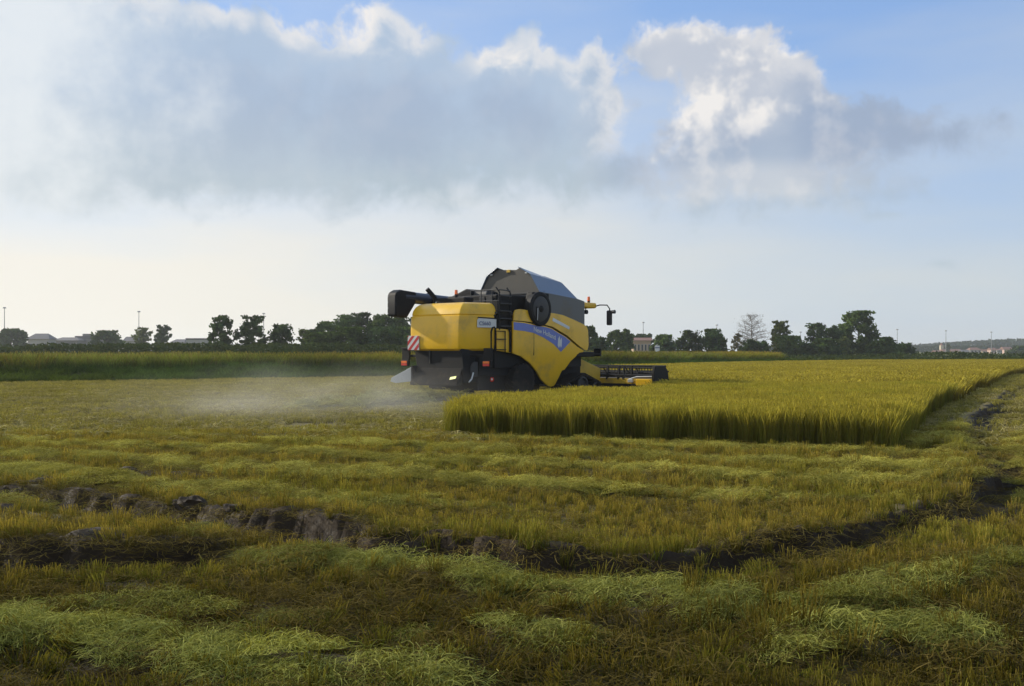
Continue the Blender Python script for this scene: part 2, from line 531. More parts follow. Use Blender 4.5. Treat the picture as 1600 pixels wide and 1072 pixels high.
# ================================================================== vegetation by geometry nodes (stuff nobody could count)
def blades(n, rad, h, hv, w, lean, droop, seg, c0, c1, cv, rs, tipw=0.3, tip=None, base_z=-0.02):
    """n thin ribbons rooted in a disc of radius rad. c0 root colour, c1 top colour, tip: (fraction, colour) of an ear"""
    V, Fq, C = [], [], []
    for k_ in range(n):
        a = rs.uniform(0, 2 * math.pi); r = rad * math.sqrt(rs.uniform(0, 1))
        x, y = r * math.cos(a), r * math.sin(a)
        hh = h * (1 + hv * rs.uniform(-1, 1))
        la = rs.uniform(0, 2 * math.pi); ll = lean * rs.uniform(.2, 1)
        dxl, dyl = math.cos(la), math.sin(la)
        fa = rs.uniform(0, math.pi); wx, wy = math.cos(fa) * w / 2, math.sin(fa) * w / 2
        cc = 1 + cv * rs.uniform(-1, 1)
        b0 = len(V)
        for s in range(seg + 1):
            t = s / seg
            out_ = ll * t * hh + droop * hh * t ** 3
            zz = base_z + hh * (t - 0.35 * (droop + ll * .3) * t ** 3)
            ww = 1.0 - (1 - tipw) * t
            if tip and t > 1 - tip[0]: ww *= tip[2]
            V.append((x + dxl * out_ - wx * ww, y + dyl * out_ - wy * ww, zz))
            V.append((x + dxl * out_ + wx * ww, y + dyl * out_ + wy * ww, zz))
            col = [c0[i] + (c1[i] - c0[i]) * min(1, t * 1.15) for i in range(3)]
            if tip and t > 1 - tip[0] - 1e-6: col = tip[1]
            C += [[q * cc for q in col]] * 2
            if s < seg:
                i = b0 + 2 * s
                Fq.append((i, i + 1, i + 3, i + 2))
    return V, Fq, C


def ribbons(n, rad, hgt, length, w, c0, c1, rs):
    """loose straw: bent ribbons lying in a heap"""
    V, Fq, C = [], [], []
    for k_ in range(n):
        a = rs.uniform(0, 2 * math.pi); r = rad * rs.uniform(0, 1) ** .6
        x, y = r * math.cos(a), r * math.sin(a)
        z = hgt * (1 - (r / rad) ** 2) * rs.uniform(.1, 1) + .01
        d = rs.uniform(0, 2 * math.pi); L = length * rs.uniform(.4, 1)
        up = rs.uniform(-.35, .55); curl = rs.uniform(-1.6, 1.6)
        f = rs.uniform(0, 1); cc = rs.uniform(.7, 1.25)
        col = [(c0[i] + (c1[i] - c0[i]) * f) * cc for i in range(3)]
        b0 = len(V); seg = 3
        for s in range(seg + 1):
            wd = d + math.pi / 2
            tw = rs.uniform(-.6, .6)
            V.append((x - math.cos(wd) * w / 2, y - math.sin(wd) * w / 2, z - tw * w * .5))
            V.append((x + math.cos(wd) * w / 2, y + math.sin(wd) * w / 2, z + tw * w * .5))
            C += [col, col]
            x += math.cos(d) * L / seg; y += math.sin(d) * L / seg; z += up * L / seg
            z = max(z, .004)
            d += curl / seg; up -= .45
            if s < seg:
                i = b0 + 2 * s
                Fq.append((i, i + 1, i + 3, i + 2))
    return V, Fq, C


def join(*parts):
    V, Fq, C = [], [], []
    for v, f, c in parts:
        b = len(V); V += list(v); Fq += [tuple(i + b for i in q) for q in f]; C += list(c)
    return V, Fq, C


def shift(p, dx_, dy_, dz_=0):
    return [(a + dx_, b + dy_, c + dz_) for a, b, c in p[0]], p[1], p[2]


def src(name, data, mat):
    """a source mesh for instancing; it stays outside the scene"""
    me = mesh_np(name, data[0], data[1], [mat], np.array(data[2]))
    return bpy.data.objects.new(name, me)


def scatter(name, pts, rot, scl, var, tint, sources):
    me = bpy.data.meshes.new(name)
    pts = np.asarray(pts, np.float32); n = len(pts)
    me.vertices.add(n); me.vertices.foreach_set('co', pts.ravel())
    for an, ty, val, key in (('rot', 'FLOAT_VECTOR', rot, 'vector'), ('scl', 'FLOAT_VECTOR', scl, 'vector'), ('var', 'INT', var, 'value')):
        a = me.attributes.new(an, ty, 'POINT'); a.data.foreach_set(key, np.asarray(val, np.int32 if ty == 'INT' else np.float32).ravel())
    a = me.attributes.new('tint', 'FLOAT_COLOR', 'POINT')
    c = np.ones((n, 4), np.float32); c[:, :3] = tint
    a.data.foreach_set('color', c.ravel())
    o = link(name, me)
    t = bpy.data.node_groups.new(name + '_scatter', 'GeometryNodeTree')
    t.interface.new_socket('Geometry', in_out='INPUT', socket_type='NodeSocketGeometry')
    t.interface.new_socket('Geometry', in_out='OUTPUT', socket_type='NodeSocketGeometry')
    gi_, go_ = t.nodes.new('NodeGroupInput'), t.nodes.new('NodeGroupOutput')
    iop = t.nodes.new('GeometryNodeInstanceOnPoints')
    g2i = t.nodes.new('GeometryNodeGeometryToInstance')
    for s in reversed(sources):      # a multi-input socket lists its newest link first
        oi = t.nodes.new('GeometryNodeObjectInfo'); oi.inputs['Object'].default_value = s
        t.links.new(oi.outputs['Geometry'], g2i.inputs[0])

    def attr(nm, ty):
        q = t.nodes.new('GeometryNodeInputNamedAttribute'); q.data_type = ty; q.inputs[0].default_value = nm
        return q.outputs[0]
    iop.inputs['Pick Instance'].default_value = True
    t.links.new(gi_.outputs[0], iop.inputs['Points'])
    t.links.new(g2i.outputs[0], iop.inputs['Instance'])
    t.links.new(attr('var', 'INT'), iop.inputs['Instance Index'])
    e2r = t.nodes.new('FunctionNodeEulerToRotation')
    t.links.new(attr('rot', 'FLOAT_VECTOR'), e2r.inputs[0])
    t.links.new(e2r.outputs[0], iop.inputs['Rotation'])
    t.links.new(attr('scl', 'FLOAT_VECTOR'), iop.inputs['Scale'])
    t.links.new(iop.outputs[0], go_.inputs[0])
    md = o.modifiers.new('scatter', 'NODES'); md.node_group = t
    return o


def grid_pts(x0, x1, y0, y1, sx, sy, jit=.5):
    xs, ys = np.arange(x0, x1, sx), np.arange(y0, y1, sy)
    X, Y = np.meshgrid(xs, ys)
    X = X + (rng.random(X.shape) - .5) * sx * 2 * jit; Y = Y + (rng.random(Y.shape) - .5) * sy * 2 * jit
    return X.ravel(), Y.ravel()


def row_pts(u0, u1, v0, v1, su, sv, ju, jv):
    """points on drill rows that run along DIR1"""
    U, Vv = np.meshgrid(np.arange(u0, u1, su), np.arange(v0, v1, sv))
    U = U + (rng.random(U.shape) - .5) * 2 * ju; Vv = Vv + (rng.random(U.shape) - .5) * 2 * jv
    return (U * DIR1[0] + Vv * NRM1[0]).ravel(), (U * DIR1[1] + Vv * NRM1[1]).ravel()


def in_view(x, y, m=1.2): return (np.abs(x) < y * 0.53 + m) & (y > 3.9)


RS = random.Random(5)
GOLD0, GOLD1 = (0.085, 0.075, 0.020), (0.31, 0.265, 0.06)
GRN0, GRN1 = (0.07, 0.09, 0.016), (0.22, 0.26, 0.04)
stub_src = []
for k_ in range(6):
    h_ = (.12, .14, .11, .15, .13, .09)[k_]
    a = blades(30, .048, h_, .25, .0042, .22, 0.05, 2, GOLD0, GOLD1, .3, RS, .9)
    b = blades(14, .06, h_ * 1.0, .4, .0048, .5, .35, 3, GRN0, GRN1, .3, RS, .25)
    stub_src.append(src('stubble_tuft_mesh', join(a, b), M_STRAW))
for k_ in range(3):      # broader patches for the distance
    parts = []
    for q in range(13):
        p = blades(13, .07, .13, .3, .010, .3, .1, 1, GOLD0, GOLD1, .3, RS, .8)
        parts.append(shift(p, RS.uniform(-.45, .45), RS.uniform(-.45, .45)))
    stub_src.append(src('stubble_patch_mesh', join(*parts), M_STRAW))
straw_src = []
for k_ in range(5):
    straw_src.append(src('straw_heap_mesh', ribbons(640, .30, .085, .17, .0034, (0.19, 0.19, 0.04), (0.43, 0.40, 0.13), RS), M_STRAW))
for k_ in range(2):
    straw_src.append(src('straw_wisp_mesh', ribbons(150, .40, .04, .20, .0036, (0.17, 0.14, 0.045), (0.34, 0.28, 0.10), RS), M_STRAW))
for k_ in range(2):      # far heaps
    straw_src.append(src('straw_far_mesh', ribbons(150, .5, .09, .35, .014, (0.23, 0.215, 0.09), (0.41, 0.375, 0.175), RS), M_STRAW))


def add_stubble():
    x, y = row_pts(-20, 24, 2, 24, .115, .235, .05, .035)
    m = in_view(x, y) & (y < 19.5)
    x, y = x[m], y[m]
    sw, _ = swath_w(x, y)
    _, s, s2, e2 = rut_part(x, y)
    trk = sstep(x, 4.6, 5.4) * sstep(y, 11, 12)
    bare = (sstep(s, -.30 - .18 * trk, -.20) * sstep(s, .03 + .14 * trk, -.03) > .3) | ((sstep(s2, -.32, -.20) * sstep(s2, .09, .03) * e2) > .3)
    cl = sstep(x, -2.6, -4.2) * sstep(y, 9.0, 10.2) * sstep(y, 15.5, 12.5) * sstep(fbm(x * 1.7, y * 1.7, 8), .46, .58)
    dens = (0.35 + 0.9 * fbm(x * .9, y * .9, 61)) * (1 + .6 * sstep(y, 10, 7))
    dens = dens * (1 - np.where(y < 9.5, .75, 1.0) * sw) * (1 - cl) * (1 - .3 * sstep(s, -1.3, -.7) * sstep(s, .1, -.1))
    trampled = sstep(y, 8.0, 6.5) * sstep(fbm(x * .7, y * .7, 63), .42, .6)
    dens = dens * (1 - .35 * trampled)
    keep = (~bare) & (rng.random(len(x)) < dens) & ~inpoly(x, y, CROP)
    x, y, trampled = x[keep], y[keep], trampled[keep]
    n = len(x)
    z = height(x, y)
    rot = np.stack([(rng.random(n) - .5) * (.3 + 1.6 * trampled), (rng.random(n) - .5) * (.3 + 1.6 * trampled), rng.random(n) * 6.28], 1)
    s_ = .75 + .55 * rng.random(n)
    scl = np.stack([s_ * 1.1, s_ * 1.1, s_ * (.75 + .5 * fbm(x * .6, y * .6, 65))], 1)
    near_shade = sstep(y, 8.3, 6.2)[:, None]  # nearest tufts darkened: foreground shade put into their tint
    f = fbm(x * .8, y * .8, 67)[:, None]
    tint = np.array((1.02, .92, .74)) * (1 - near_shade) + np.array((.50, .46, .36)) * near_shade
    tint = tint * (1 - .35 * sstep(f, .5, .7)) + np.array((.62, .85, .5)) * .35 * sstep(f, .5, .7)
    tint = tint * (.7 + .6 * rng.random((n, 1)))
    P1 = np.stack([x, y, z], 1); v1 = rng.integers(0, 6, n)
    # distance: patches
    x, y = grid_pts(-45, 40, 17, 66, .62, .62)
    m = in_view(x, y, 2) & (y > 18.5) & ~inpoly(x, y, CROP) & (bank_side(x, y) < -0.3)
    x, y = x[m], y[m]
    _, rs_, _, _ = rut_part(x, y)
    k2 = (rng.random(len(x)) < 0.95 - .35 * sstep(rowphase(x, y), 0, .8)) & ((rs_ < -.55) | (rs_ > .34))
    x, y = x[k2], y[k2]
    n2_ = len(x)
    P2 = np.stack([x, y, height(x, y)], 1); v2 = rng.integers(6, 9, n2_)
    s_ = (.8 + .5 * rng.random(n2_)) * (1 + sstep(y, 25, 60) * .4)
    rot2 = np.stack([np.zeros(n2_), np.zeros(n2_), rng.random(n2_) * 6.28], 1)
    scl2 = np.stack([s_, s_, s_ * .8], 1)
    tint2 = np.array((1.0, 1.05, 1.1)) * (.75 + .5 * rng.random((n2_, 1)))
    o = scatter('rice_stubble', np.concatenate([P1, P2]), np.concatenate([rot, rot2]), np.concatenate([scl, scl2]),
                np.concatenate([v1, v2]), np.concatenate([tint, tint2]), stub_src)
    tag(o, 'golden cut rice stubble standing in rows across the harvested field', 'stubble', kind='stuff')


BANK = np.array([(-75.0, 14.0), (-50.0, 32.5), (-24.5, 49.3), (-7.0, 60.5), (4.0, 70.0), (14.0, 83.5), (27.5, 101.0), (31.0, 105.0)])


def bank_side(x, y):
    """+ on the far side of the field bank"""
    s, d, arc, L = polydist(x, y, BANK)
    return s


def add_straw():
    x, y = grid_pts(-12, 12, 4, 20, .135, .135)
    m = in_view(x, y) & ~inpoly(x, y, CROP)
    x, y = x[m], y[m]
    sw, _ = swath_w(x, y)
    _, s, s2, e2 = rut_part(x, y)
    bare = (sstep(s, -.45, -.25) * sstep(s, .05, -.02) > .3) | ((sstep(s2, -.4, -.22) * sstep(s2, .06, .0) * e2) > .3)
    near_sw = sstep(y, 11, 9)
    p = np.where(sw > .35, (.62 * near_sw + .68 * (1 - near_sw)) * sw, 0)
    keep = (~bare) & (rng.random(len(x)) < p)
    wis = (~keep) & (~bare | (rng.random(len(x)) < .35)) & (rng.random(len(x)) < .20 + .16 * sstep(y, 10, 7))
    n = int(keep.sum())
    xa, ya = x[keep], y[keep]
    Pa = np.stack([xa, ya, height(xa, ya) - .01], 1)
    sa = (.55 + .45 * rng.random(n))
    ra = np.stack([(rng.random(n) - .5) * .5, (rng.random(n) - .5) * .5, rng.random(n) * 6.28], 1)
    ta = np.array((.94, 1.0, .80)) * (.35 + 1.2 * fbm(xa * 2.2, ya * 2.2, 71)[:, None]) * (.85 + .3 * rng.random((n, 1)))
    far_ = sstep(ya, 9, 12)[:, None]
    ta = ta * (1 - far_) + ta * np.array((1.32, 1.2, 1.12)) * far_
    va = rng.integers(0, 5, n)
    nb = int(wis.sum()); xb, yb = x[wis], y[wis]
    Pb = np.stack([xb, yb, height(xb, yb)], 1)
    rb = np.stack([(rng.random(nb) - .5) * .4, (rng.random(nb) - .5) * .4, rng.random(nb) * 6.28], 1)
    sb = .7 + .6 * rng.random(nb)
    tb = np.array((.8, .75, .6)) * (.45 + .7 * rng.random((nb, 1))) * (1 - .35 * sstep(yb, 9, 6.5))[:, None]  # wisps close by are dimmed, foreground shade held in the tint
    vb = rng.integers(5, 7, nb)
    # distance
    x, y = grid_pts(-42, 40, 16, 64, .55, .55)
    m = in_view(x, y, 2) & (y > 17.5) & ~inpoly(x, y, CROP) & (bank_side(x, y) < -0.4)
    x, y = x[m], y[m]
    kk = rng.random(len(x)) < .22 + .72 * sstep(rowphase(x, y) + .6 * (fbm(x * .5, y * .5, 73) - .5), -.1, .8)
    _, rs_, _, _ = rut_part(x, y)
    kk &= (rs_ < -.6) | (rs_ > .36)
    x, y = x[kk], y[kk]; nc = len(x)
    Pc = np.stack([x, y, height(x, y)], 1)
    rc = np.stack([np.zeros(nc), np.zeros(nc), rng.random(nc) * 6.28], 1)
    s_ = .7 + .6 * rng.random(nc)
    tc_ = np.array((1.0, .95, .85)) * (.8 + .4 * rng.random((nc, 1)))
    vc = rng.integers(7, 9, nc)
    nd = 130
    t_ = rng.random(nd)
    xd = -5.6 + 3.6 * t_ + (rng.random(nd) - .5) * 1.3; yd = 27.6 + 4.2 * t_ + (rng.random(nd) - .5) * 1.0
    zd = rng.random(nd) ** 2 * .45 * t_
    Pc = np.concatenate([Pc, np.stack([xd, yd, zd], 1)])
    rc = np.concatenate([rc, np.stack([(rng.random(nd) - .5) * 1.2, (rng.random(nd) - .5) * 1.2, rng.random(nd) * 6.28], 1)])
    s_ = np.concatenate([s_, .5 + .5 * rng.random(nd)]); tc_ = np.concatenate([tc_, np.array((.95, 1.0, .8)) * (.8 + .4 * rng.random((nd, 1)))])
    vc = np.concatenate([vc, rng.integers(7, 9, nd)])
    cat = np.concatenate
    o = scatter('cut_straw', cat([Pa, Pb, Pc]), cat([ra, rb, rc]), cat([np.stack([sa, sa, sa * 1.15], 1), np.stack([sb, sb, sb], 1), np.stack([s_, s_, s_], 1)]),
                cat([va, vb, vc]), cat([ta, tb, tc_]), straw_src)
    tag(o, 'pale green cut straw lying in loose swaths over the stubble', 'straw', kind='stuff')


rice_src = []
EAR = (0.38, 0.33, 0.058)
for k_ in range(5):
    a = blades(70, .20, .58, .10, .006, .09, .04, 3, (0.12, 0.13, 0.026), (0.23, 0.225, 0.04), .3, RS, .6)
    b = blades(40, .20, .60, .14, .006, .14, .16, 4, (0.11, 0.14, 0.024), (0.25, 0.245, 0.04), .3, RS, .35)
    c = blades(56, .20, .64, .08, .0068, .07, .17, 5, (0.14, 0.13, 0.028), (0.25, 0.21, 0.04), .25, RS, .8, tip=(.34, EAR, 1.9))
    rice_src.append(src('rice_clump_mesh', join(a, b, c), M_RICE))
for k_ in range(3):
    c = blades(90, .55, .66, .10, .024, .10, .28, 4, (0.10, 0.09, 0.02), (0.24, 0.18, 0.035), .3, RS, .8, tip=(.34, EAR, 1.5))
    d = blades(50, .55, .60, .14, .02, .25, .30, 3, (0.08, 0.09, 0.018), (0.24, 0.20, 0.035), .3, RS, .4)
    rice_src.append(src('rice_far_mesh', join(c, d), M_RICE))


def add_rice():
    x, y = row_pts(-30, 40, 10, 52, .24, .24, .07, .06)
    m = inpoly(x, y, CROP) & (y < 31) & in_view(x, y, 2)
    x, y = x[m], y[m]; n = len(x)
    P1 = np.stack([x, y, height(x, y)], 1)
    hv = .95 + .24 * fbm(x * .9, y * .9, 81) + .08 * (rng.random(n) - .5)
    sc1 = np.stack([np.ones(n), np.ones(n), hv], 1)
    rt1 = np.stack([(rng.random(n) - .5) * .22, (rng.random(n) - .5) * .22, rng.random(n) * 6.28], 1)
    f = fbm(x * .5, y * .5, 83)[:, None]
    t1 = (np.array((1.0, .97, .85)) * (1 - .4 * sstep(f, .45, .7)) + np.array((.8, .92, .7)) * .4 * sstep(f, .45, .7)) * (.8 + .4 * rng.random((n, 1)))
    v1 = rng.integers(0, 5, n)
    x, y = grid_pts(-10, 70, 28, 122, .62, .62)
    m = inpoly(x, y, CROP) & (y > 30.5) & in_view(x, y, 3)
    x, y = x[m], y[m]; n2_ = len(x)
    P2 = np.stack([x, y, height(x, y)], 1)
    s_ = 1 + .35 * sstep(y, 35, 90)
    sc2 = np.stack([s_, s_, .9 + .2 * rng.random(n2_)], 1)
    rt2 = np.stack([np.zeros(n2_), np.zeros(n2_), rng.random(n2_) * 6.28], 1)
    t2 = np.array((1.0, .96, .85)) * (.8 + .4 * fbm(x * .3, y * .3, 85)[:, None]) * (.85 + .3 * rng.random((n2_, 1)))
    v2 = rng.integers(5, 8, n2_)
    cat = np.concatenate
    o = scatter('standing_rice', cat([P1, P2]), cat([rt1, rt2]), cat([sc1, sc2]), cat([v1, v2]), cat([t1, t2]), rice_src)
    tag(o, 'uncut block of ripe golden rice beside the harvester', 'rice', kind='stuff')


grass_src = []
for k_ in range(4):      # low dark bank grass
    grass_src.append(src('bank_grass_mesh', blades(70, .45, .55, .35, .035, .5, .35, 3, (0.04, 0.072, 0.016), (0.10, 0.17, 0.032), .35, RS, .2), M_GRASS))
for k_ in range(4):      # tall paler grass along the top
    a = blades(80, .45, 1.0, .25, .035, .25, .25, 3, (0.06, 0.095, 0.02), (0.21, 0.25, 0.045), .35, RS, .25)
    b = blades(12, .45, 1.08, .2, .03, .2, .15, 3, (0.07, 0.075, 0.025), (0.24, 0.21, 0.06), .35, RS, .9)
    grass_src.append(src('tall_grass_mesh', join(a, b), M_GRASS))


def add_bank_grass():
    x, y = grid_pts(-85, 70, 12, 150, .55, .55)
    m = in_view(x, y, 4)
    x, y = x[m], y[m]
    s, d, arc, L = polydist(x, y, BANK)
    m = (s > -.3) & (s < 9.0) & (d < 9) & (arc < L - .2)
    x, y, s = x[m], y[m], s[m]
    keep = rng.random(len(x)) < np.where(s < 3.2, .95, .75)
    x, y, s = x[keep], y[keep], s[keep]
    n = len(x)
    mound = .58 * sstep(s, -.2, 3.4)
    z = mound - .03
    tall = (s + (rng.random(n) - .5) * 1.0) > 3.0
    var = np.where(tall, rng.integers(4, 8, n), rng.integers(0, 4, n))
    hz = np.where(tall, .60 + .3 * fbm(x * .25, y * .25, 91) + .15 * rng.random(n), .55 + .4 * rng.random(n))
    rot = np.stack([(rng.random(n) - .5) * .2, (rng.random(n) - .5) * .2, rng.random(n) * 6.28], 1)
    q = 1 + .5 * sstep(y, 50, 100)
    scl = np.stack([q * 1.0, q * 1.0, hz], 1)
    f = fbm(x * .12, y * .12, 93)[:, None]
    tint = (np.array((1.0, 1.0, 1.0)) * (1 - sstep(f, .4, .65)) + np.array((1.25, 1.08, .8)) * sstep(f, .45, .7)) * (.75 + .5 * rng.random((n, 1)))
    o = scatter('bank_grass', np.stack([x, y, z], 1), rot, scl, var, tint, grass_src)
    tag(o, 'tall green and yellowish grass on the bank behind the field', 'grass', kind='stuff')
    # the earth bank under it
    pts = []
    nseg = 90
    V, Fq = [], []
    seglen = np.concatenate([[0], np.cumsum(np.hypot(*(BANK[1:] - BANK[:-1]).T))])
    for i in range(nseg + 1):
        t = seglen[-1] * i / nseg
        bx, by = np.interp(t, seglen, BANK[:, 0]), np.interp(t, seglen, BANK[:, 1])
        bx2, by2 = np.interp(min(t + .5, seglen[-1]), seglen, BANK[:, 0]), np.interp(min(t + .5, seglen[-1]), seglen, BANK[:, 1])
        bx1, by1 = np.interp(max(t - .5, 0), seglen, BANK[:, 0]), np.interp(max(t - .5, 0), seglen, BANK[:, 1])
        tx, ty = bx2 - bx1, by2 - by1; l = math.hypot(tx, ty); nx_, ny_ = -ty / l, tx / l
        for off, zz in ((-.4, -.05), (.6, .08), (1.4, .26), (2.4, .46), (3.5, .58), (9.5, .52), (11, -.05)):
            V.append((bx + nx_ * off, by + ny_ * off, zz))
    for i in range(nseg):
        for j in range(6):
            a = i * 7 + j
            Fq.append((a, a + 7, a + 8, a + 1))
    mt = pbr('bank_earth', (0.045, 0.05, 0.018), .95, 0, .5, 3.0, spec=.1)
    o = link('field_bank', mesh_np('field_bank', V, Fq, [mt], smooth=True))
    tag(o, 'low earth bank along the far edge of the field', 'bank', kind='structure')


add_stubble(); add_straw(); add_rice(); add_bank_grass()
# ================================================================== combine harvester
HEAD = R(40)
HO = (-2.4155, 32.2713)
H = empty('combine_harvester', (HO[0], HO[1], 0.0), -HEAD)
tag(H, 'yellow combine harvester with dark grain tank and folded auger cutting the rice', 'harvester')

YEL = (0.80, 0.47, 0.010)
M_YEL = pbr('yellow_paint', YEL, 0.34, 0, .06, 3.0, dirt=.42, dirtcol=(0.36, 0.235, 0.06), coat=.2)
M_YEL2 = pbr('yellow_paint_dusty', (0.62, 0.40, 0.035), 0.5, 0, .1, 4.0, dirt=.5, dirtcol=(0.2, 0.14, 0.06))
M_BLK = pbr('black_steel', (0.009, 0.0095, 0.011), 0.6, 0, .3, 6.0, dirt=.15, dirtcol=(0.04, 0.034, 0.027), spec=.2)
M_AUG = pbr('dark_blue_auger_paint', (0.022, 0.03, 0.05), 0.4, .1, .15, 3.0, dirt=.2, dirtcol=(.08, .07, .055), coat=.2)
M_DRK = pbr('dark_grey_steel', (0.034, 0.036, 0.04), 0.5, .2, .25, 5.0, dirt=.4, dirtcol=(0.10, 0.085, 0.06))
M_TANK = pbr('tank_grey', (0.088, 0.095, 0.10), 0.42, .1, .12, 2.5, dirt=.3, dirtcol=(0.13, 0.115, 0.085), coat=.2)
M_TANKR = pbr('tank_rear_warm_lit', (0.082, 0.076, 0.064), 0.5, .1, .15, 2.5, dirt=.3, dirtcol=(0.12, 0.10, 0.075))  # tank grey with the warm light on its rear put into the colour
M_COVER = pbr('tank_cover_blue_grey', (0.105, 0.15, 0.215), 0.30, .1, .1, 2.0, coat=.3, dirt=.2, dirtcol=(.2, .19, .16))
M_RUB = pbr('rubber', (0.014, 0.0135, 0.013), 0.9, 0, .4, 9.0, dirt=.5, dirtcol=(0.065, 0.052, 0.038), spec=.2)
M_GALV = pbr('galvanised_sheet', (0.52, 0.54, 0.55), 0.42, .35, .12, 5.0, dirt=.2, dirtcol=(.3, .27, .2))
M_BLUE = pbr('blue_decal', (0.11, 0.165, 0.50), 0.35, 0, .08, 4.0, coat=.2)
M_WHT = pbr('white_decal', (0.62, 0.64, 0.64), 0.4, 0, .05, 6.0, dirt=.15, dirtcol=(.4, .36, .28))
M_GREYTXT = pbr('blue_grey_lettering', (0.10, 0.13, 0.24), 0.4, 0, .05)
M_RED = pbr('red_reflector_paint', (0.50, 0.018, 0.02), 0.35, 0, .08)
M_ORG = pbr('orange_lens', (0.85, 0.17, 0.015), 0.2, 0, .05, coat=.6)
M_REDL = pbr('red_lens', (0.62, 0.02, 0.012), 0.2, 0, .05, coat=.6)
M_LIME = pbr('yellow_green_sticker', (0.62, 0.66, 0.05), 0.4, 0, .05)
M_GLASS = pbr('cab_glass', (0.02, 0.025, 0.03), 0.06, 0, .02, spec=.8)


def bm_obj(name, bm, mat, parent, bev=0.0, seg=2, smooth=True, ang=35):
    me = bpy.data.meshes.new(name)
    bmesh.ops.recalc_face_normals(bm, faces=bm.faces)
    bm.to_mesh(me); bm.free()
    me.materials.append(mat)
    o = link(name, me, parent)
    if smooth:
        me.polygons.foreach_set('use_smooth', np.ones(len(me.polygons), bool))
        me.set_sharp_from_angle(angle=R(ang))
    if bev > 0:
        b = o.modifiers.new('bevel', 'BEVEL'); b.width = bev; b.segments = seg; b.limit_method = 'ANGLE'; b.angle_limit = R(30)
        b.harden_normals = True
    return o


def b_box(bm, x0, x1, y0, y1, z0, z1):
    vs = [bm.verts.new((x, y, z)) for x in (x0, x1) for y in (y0, y1) for z in (z0, z1)]
    for f in ((0, 1, 3, 2), (4, 6, 7, 5), (0, 4, 5, 1), (2, 3, 7, 6), (0, 2, 6, 4), (1, 5, 7, 3)):
        bm.faces.new([vs[i] for i in f])
    return vs


def b_prism(bm, poly, axis, a, b):
    """polygon extruded along an axis from a to b. axis 0: poly is (y,z); 1: (x,z); 2: (x,y)"""
    def p(q, t): return (t, q[0], q[1]) if axis == 0 else ((q[0], t, q[1]) if axis == 1 else (q[0], q[1], t))
    A = [bm.verts.new(p(q, a)) for q in poly]; B = [bm.verts.new(p(q, b)) for q in poly]
    n = len(poly)
    bm.faces.new(A); bm.faces.new(B[::-1])
    for i in range(n): bm.faces.new((A[i], A[(i + 1) % n], B[(i + 1) % n], B[i]))


def b_tube(bm, path, r, seg=10, r1=None, cap=True):
    path = [Vector(p) for p in path]; rings = []
    n = len(path)
    for i, p in enumerate(path):
        d = (path[min(i + 1, n - 1)] - path[max(i - 1, 0)]).normalized()
        u = d.cross(Vector((0, 0, 1)))
        if u.length < 1e-3: u = d.cross(Vector((1, 0, 0)))
        u.normalize(); w = d.cross(u)
        rr = r if r1 is None else r + (r1 - r) * i / (n - 1)
        rings.append([bm.verts.new(p + (u * math.cos(t) + w * math.sin(t)) * rr) for t in [2 * math.pi * k / seg for k in range(seg)]])
    for a, b in zip(rings[:-1], rings[1:]):
        for k in range(seg): bm.faces.new((a[k], a[(k + 1) % seg], b[(k + 1) % seg], b[k]))
    if cap: bm.faces.new(rings[0][::-1]); bm.faces.new(rings[-1])


def b_lathe(bm, prof, c, seg=32):
    """profile (x offset, radius) turned about the x axis through c=(x,y,z)"""
    rings = []
    for (xo, rr) in prof:
        rings.append([bm.verts.new((c[0] + xo, c[1] + rr * math.cos(2 * math.pi * k / seg), c[2] + rr * math.sin(2 * math.pi * k / seg))) for k in range(seg)])
    for a, b in zip(rings[:-1], rings[1:]):
        for k in range(seg): bm.faces.new((a[k], a[(k + 1) % seg], b[(k + 1) % seg], b[k]))
    bm.faces.new(rings[0][::-1]); bm.faces.new(rings[-1])


def part(name, mat, fn, parent=H, bev=0.0, seg=2, ang=35, smooth=True):
    bm = bmesh.new(); fn(bm)
    return bm_obj(name, bm, mat, parent, bev, seg, smooth, ang)


def boxp(name, mat, x0, x1, y0, y1, z0, z1, parent=H, bev=.012):
    return part(name, mat, lambda b: b_box(b, x0, x1, y0, y1, z0, z1), parent, bev)


def tubep(name, mat, path, r, parent=H, seg=10, r1=None):
    return part(name, mat, lambda b: b_tube(b, path, r, seg, r1), parent, ang=50)


# --- rear hood: lofted sections (z, rear y, rear half width, front half width)
HX = -0.08
SECT = [(1.60, .10, 1.00, 1.30), (1.66, 0.02, 1.06, 1.36), (1.80, 0.0, 1.085, 1.38), (2.20, 0.0, 1.10, 1.38), (2.55, .015, 1.10, 1.38), (2.69, .035, 1.10, 1.375),
        (2.715, .065, 1.075, 1.35), (2.745, .05, 1.095, 1.372), (2.88, .10, 1.09, 1.36), (3.00, .19, 1.06, 1.33), (3.08, .30, 1.00, 1.28), (3.12, .46, .90, 1.18)]


def hood(bm):
    rings = []
    for (z, y0, hr, hf) in SECT:
        y1 = 1.42 if z < 2.95 else 1.42 - (z - 2.95) * .5
        rr = .13
        pts = []
        for cx, cy, a0, rr in ((HX + hr - .045, y0 + .045, -90, .045), (HX - hr + .13, y0 + .13, 180, .13)):
            for k in range(6):
                t = R(a0 + 90 * k / 5)
                pts.append((cx + rr * math.cos(t), cy + rr * math.sin(t)))
        rc = pts[:6]; lc = pts[6:]
        ring = lc + rc + [(HX + hf * .5 + (hr) * .5, (y0 + y1) / 2), (HX + hf, y1), (HX - hf, y1), (HX - hf * .5 - hr * .5, (y0 + y1) / 2)]
        rings.append([bm.verts.new((x, y, z)) for x, y in ring])
    n = len(rings[0])
    for a, b in zip(rings[:-1], rings[1:]):
        for k in range(n): bm.faces.new((a[k], a[(k + 1) % n], b[(k + 1) % n], b[k]))
    bm.faces.new(rings[0][::-1]); bm.faces.new(rings[-1])


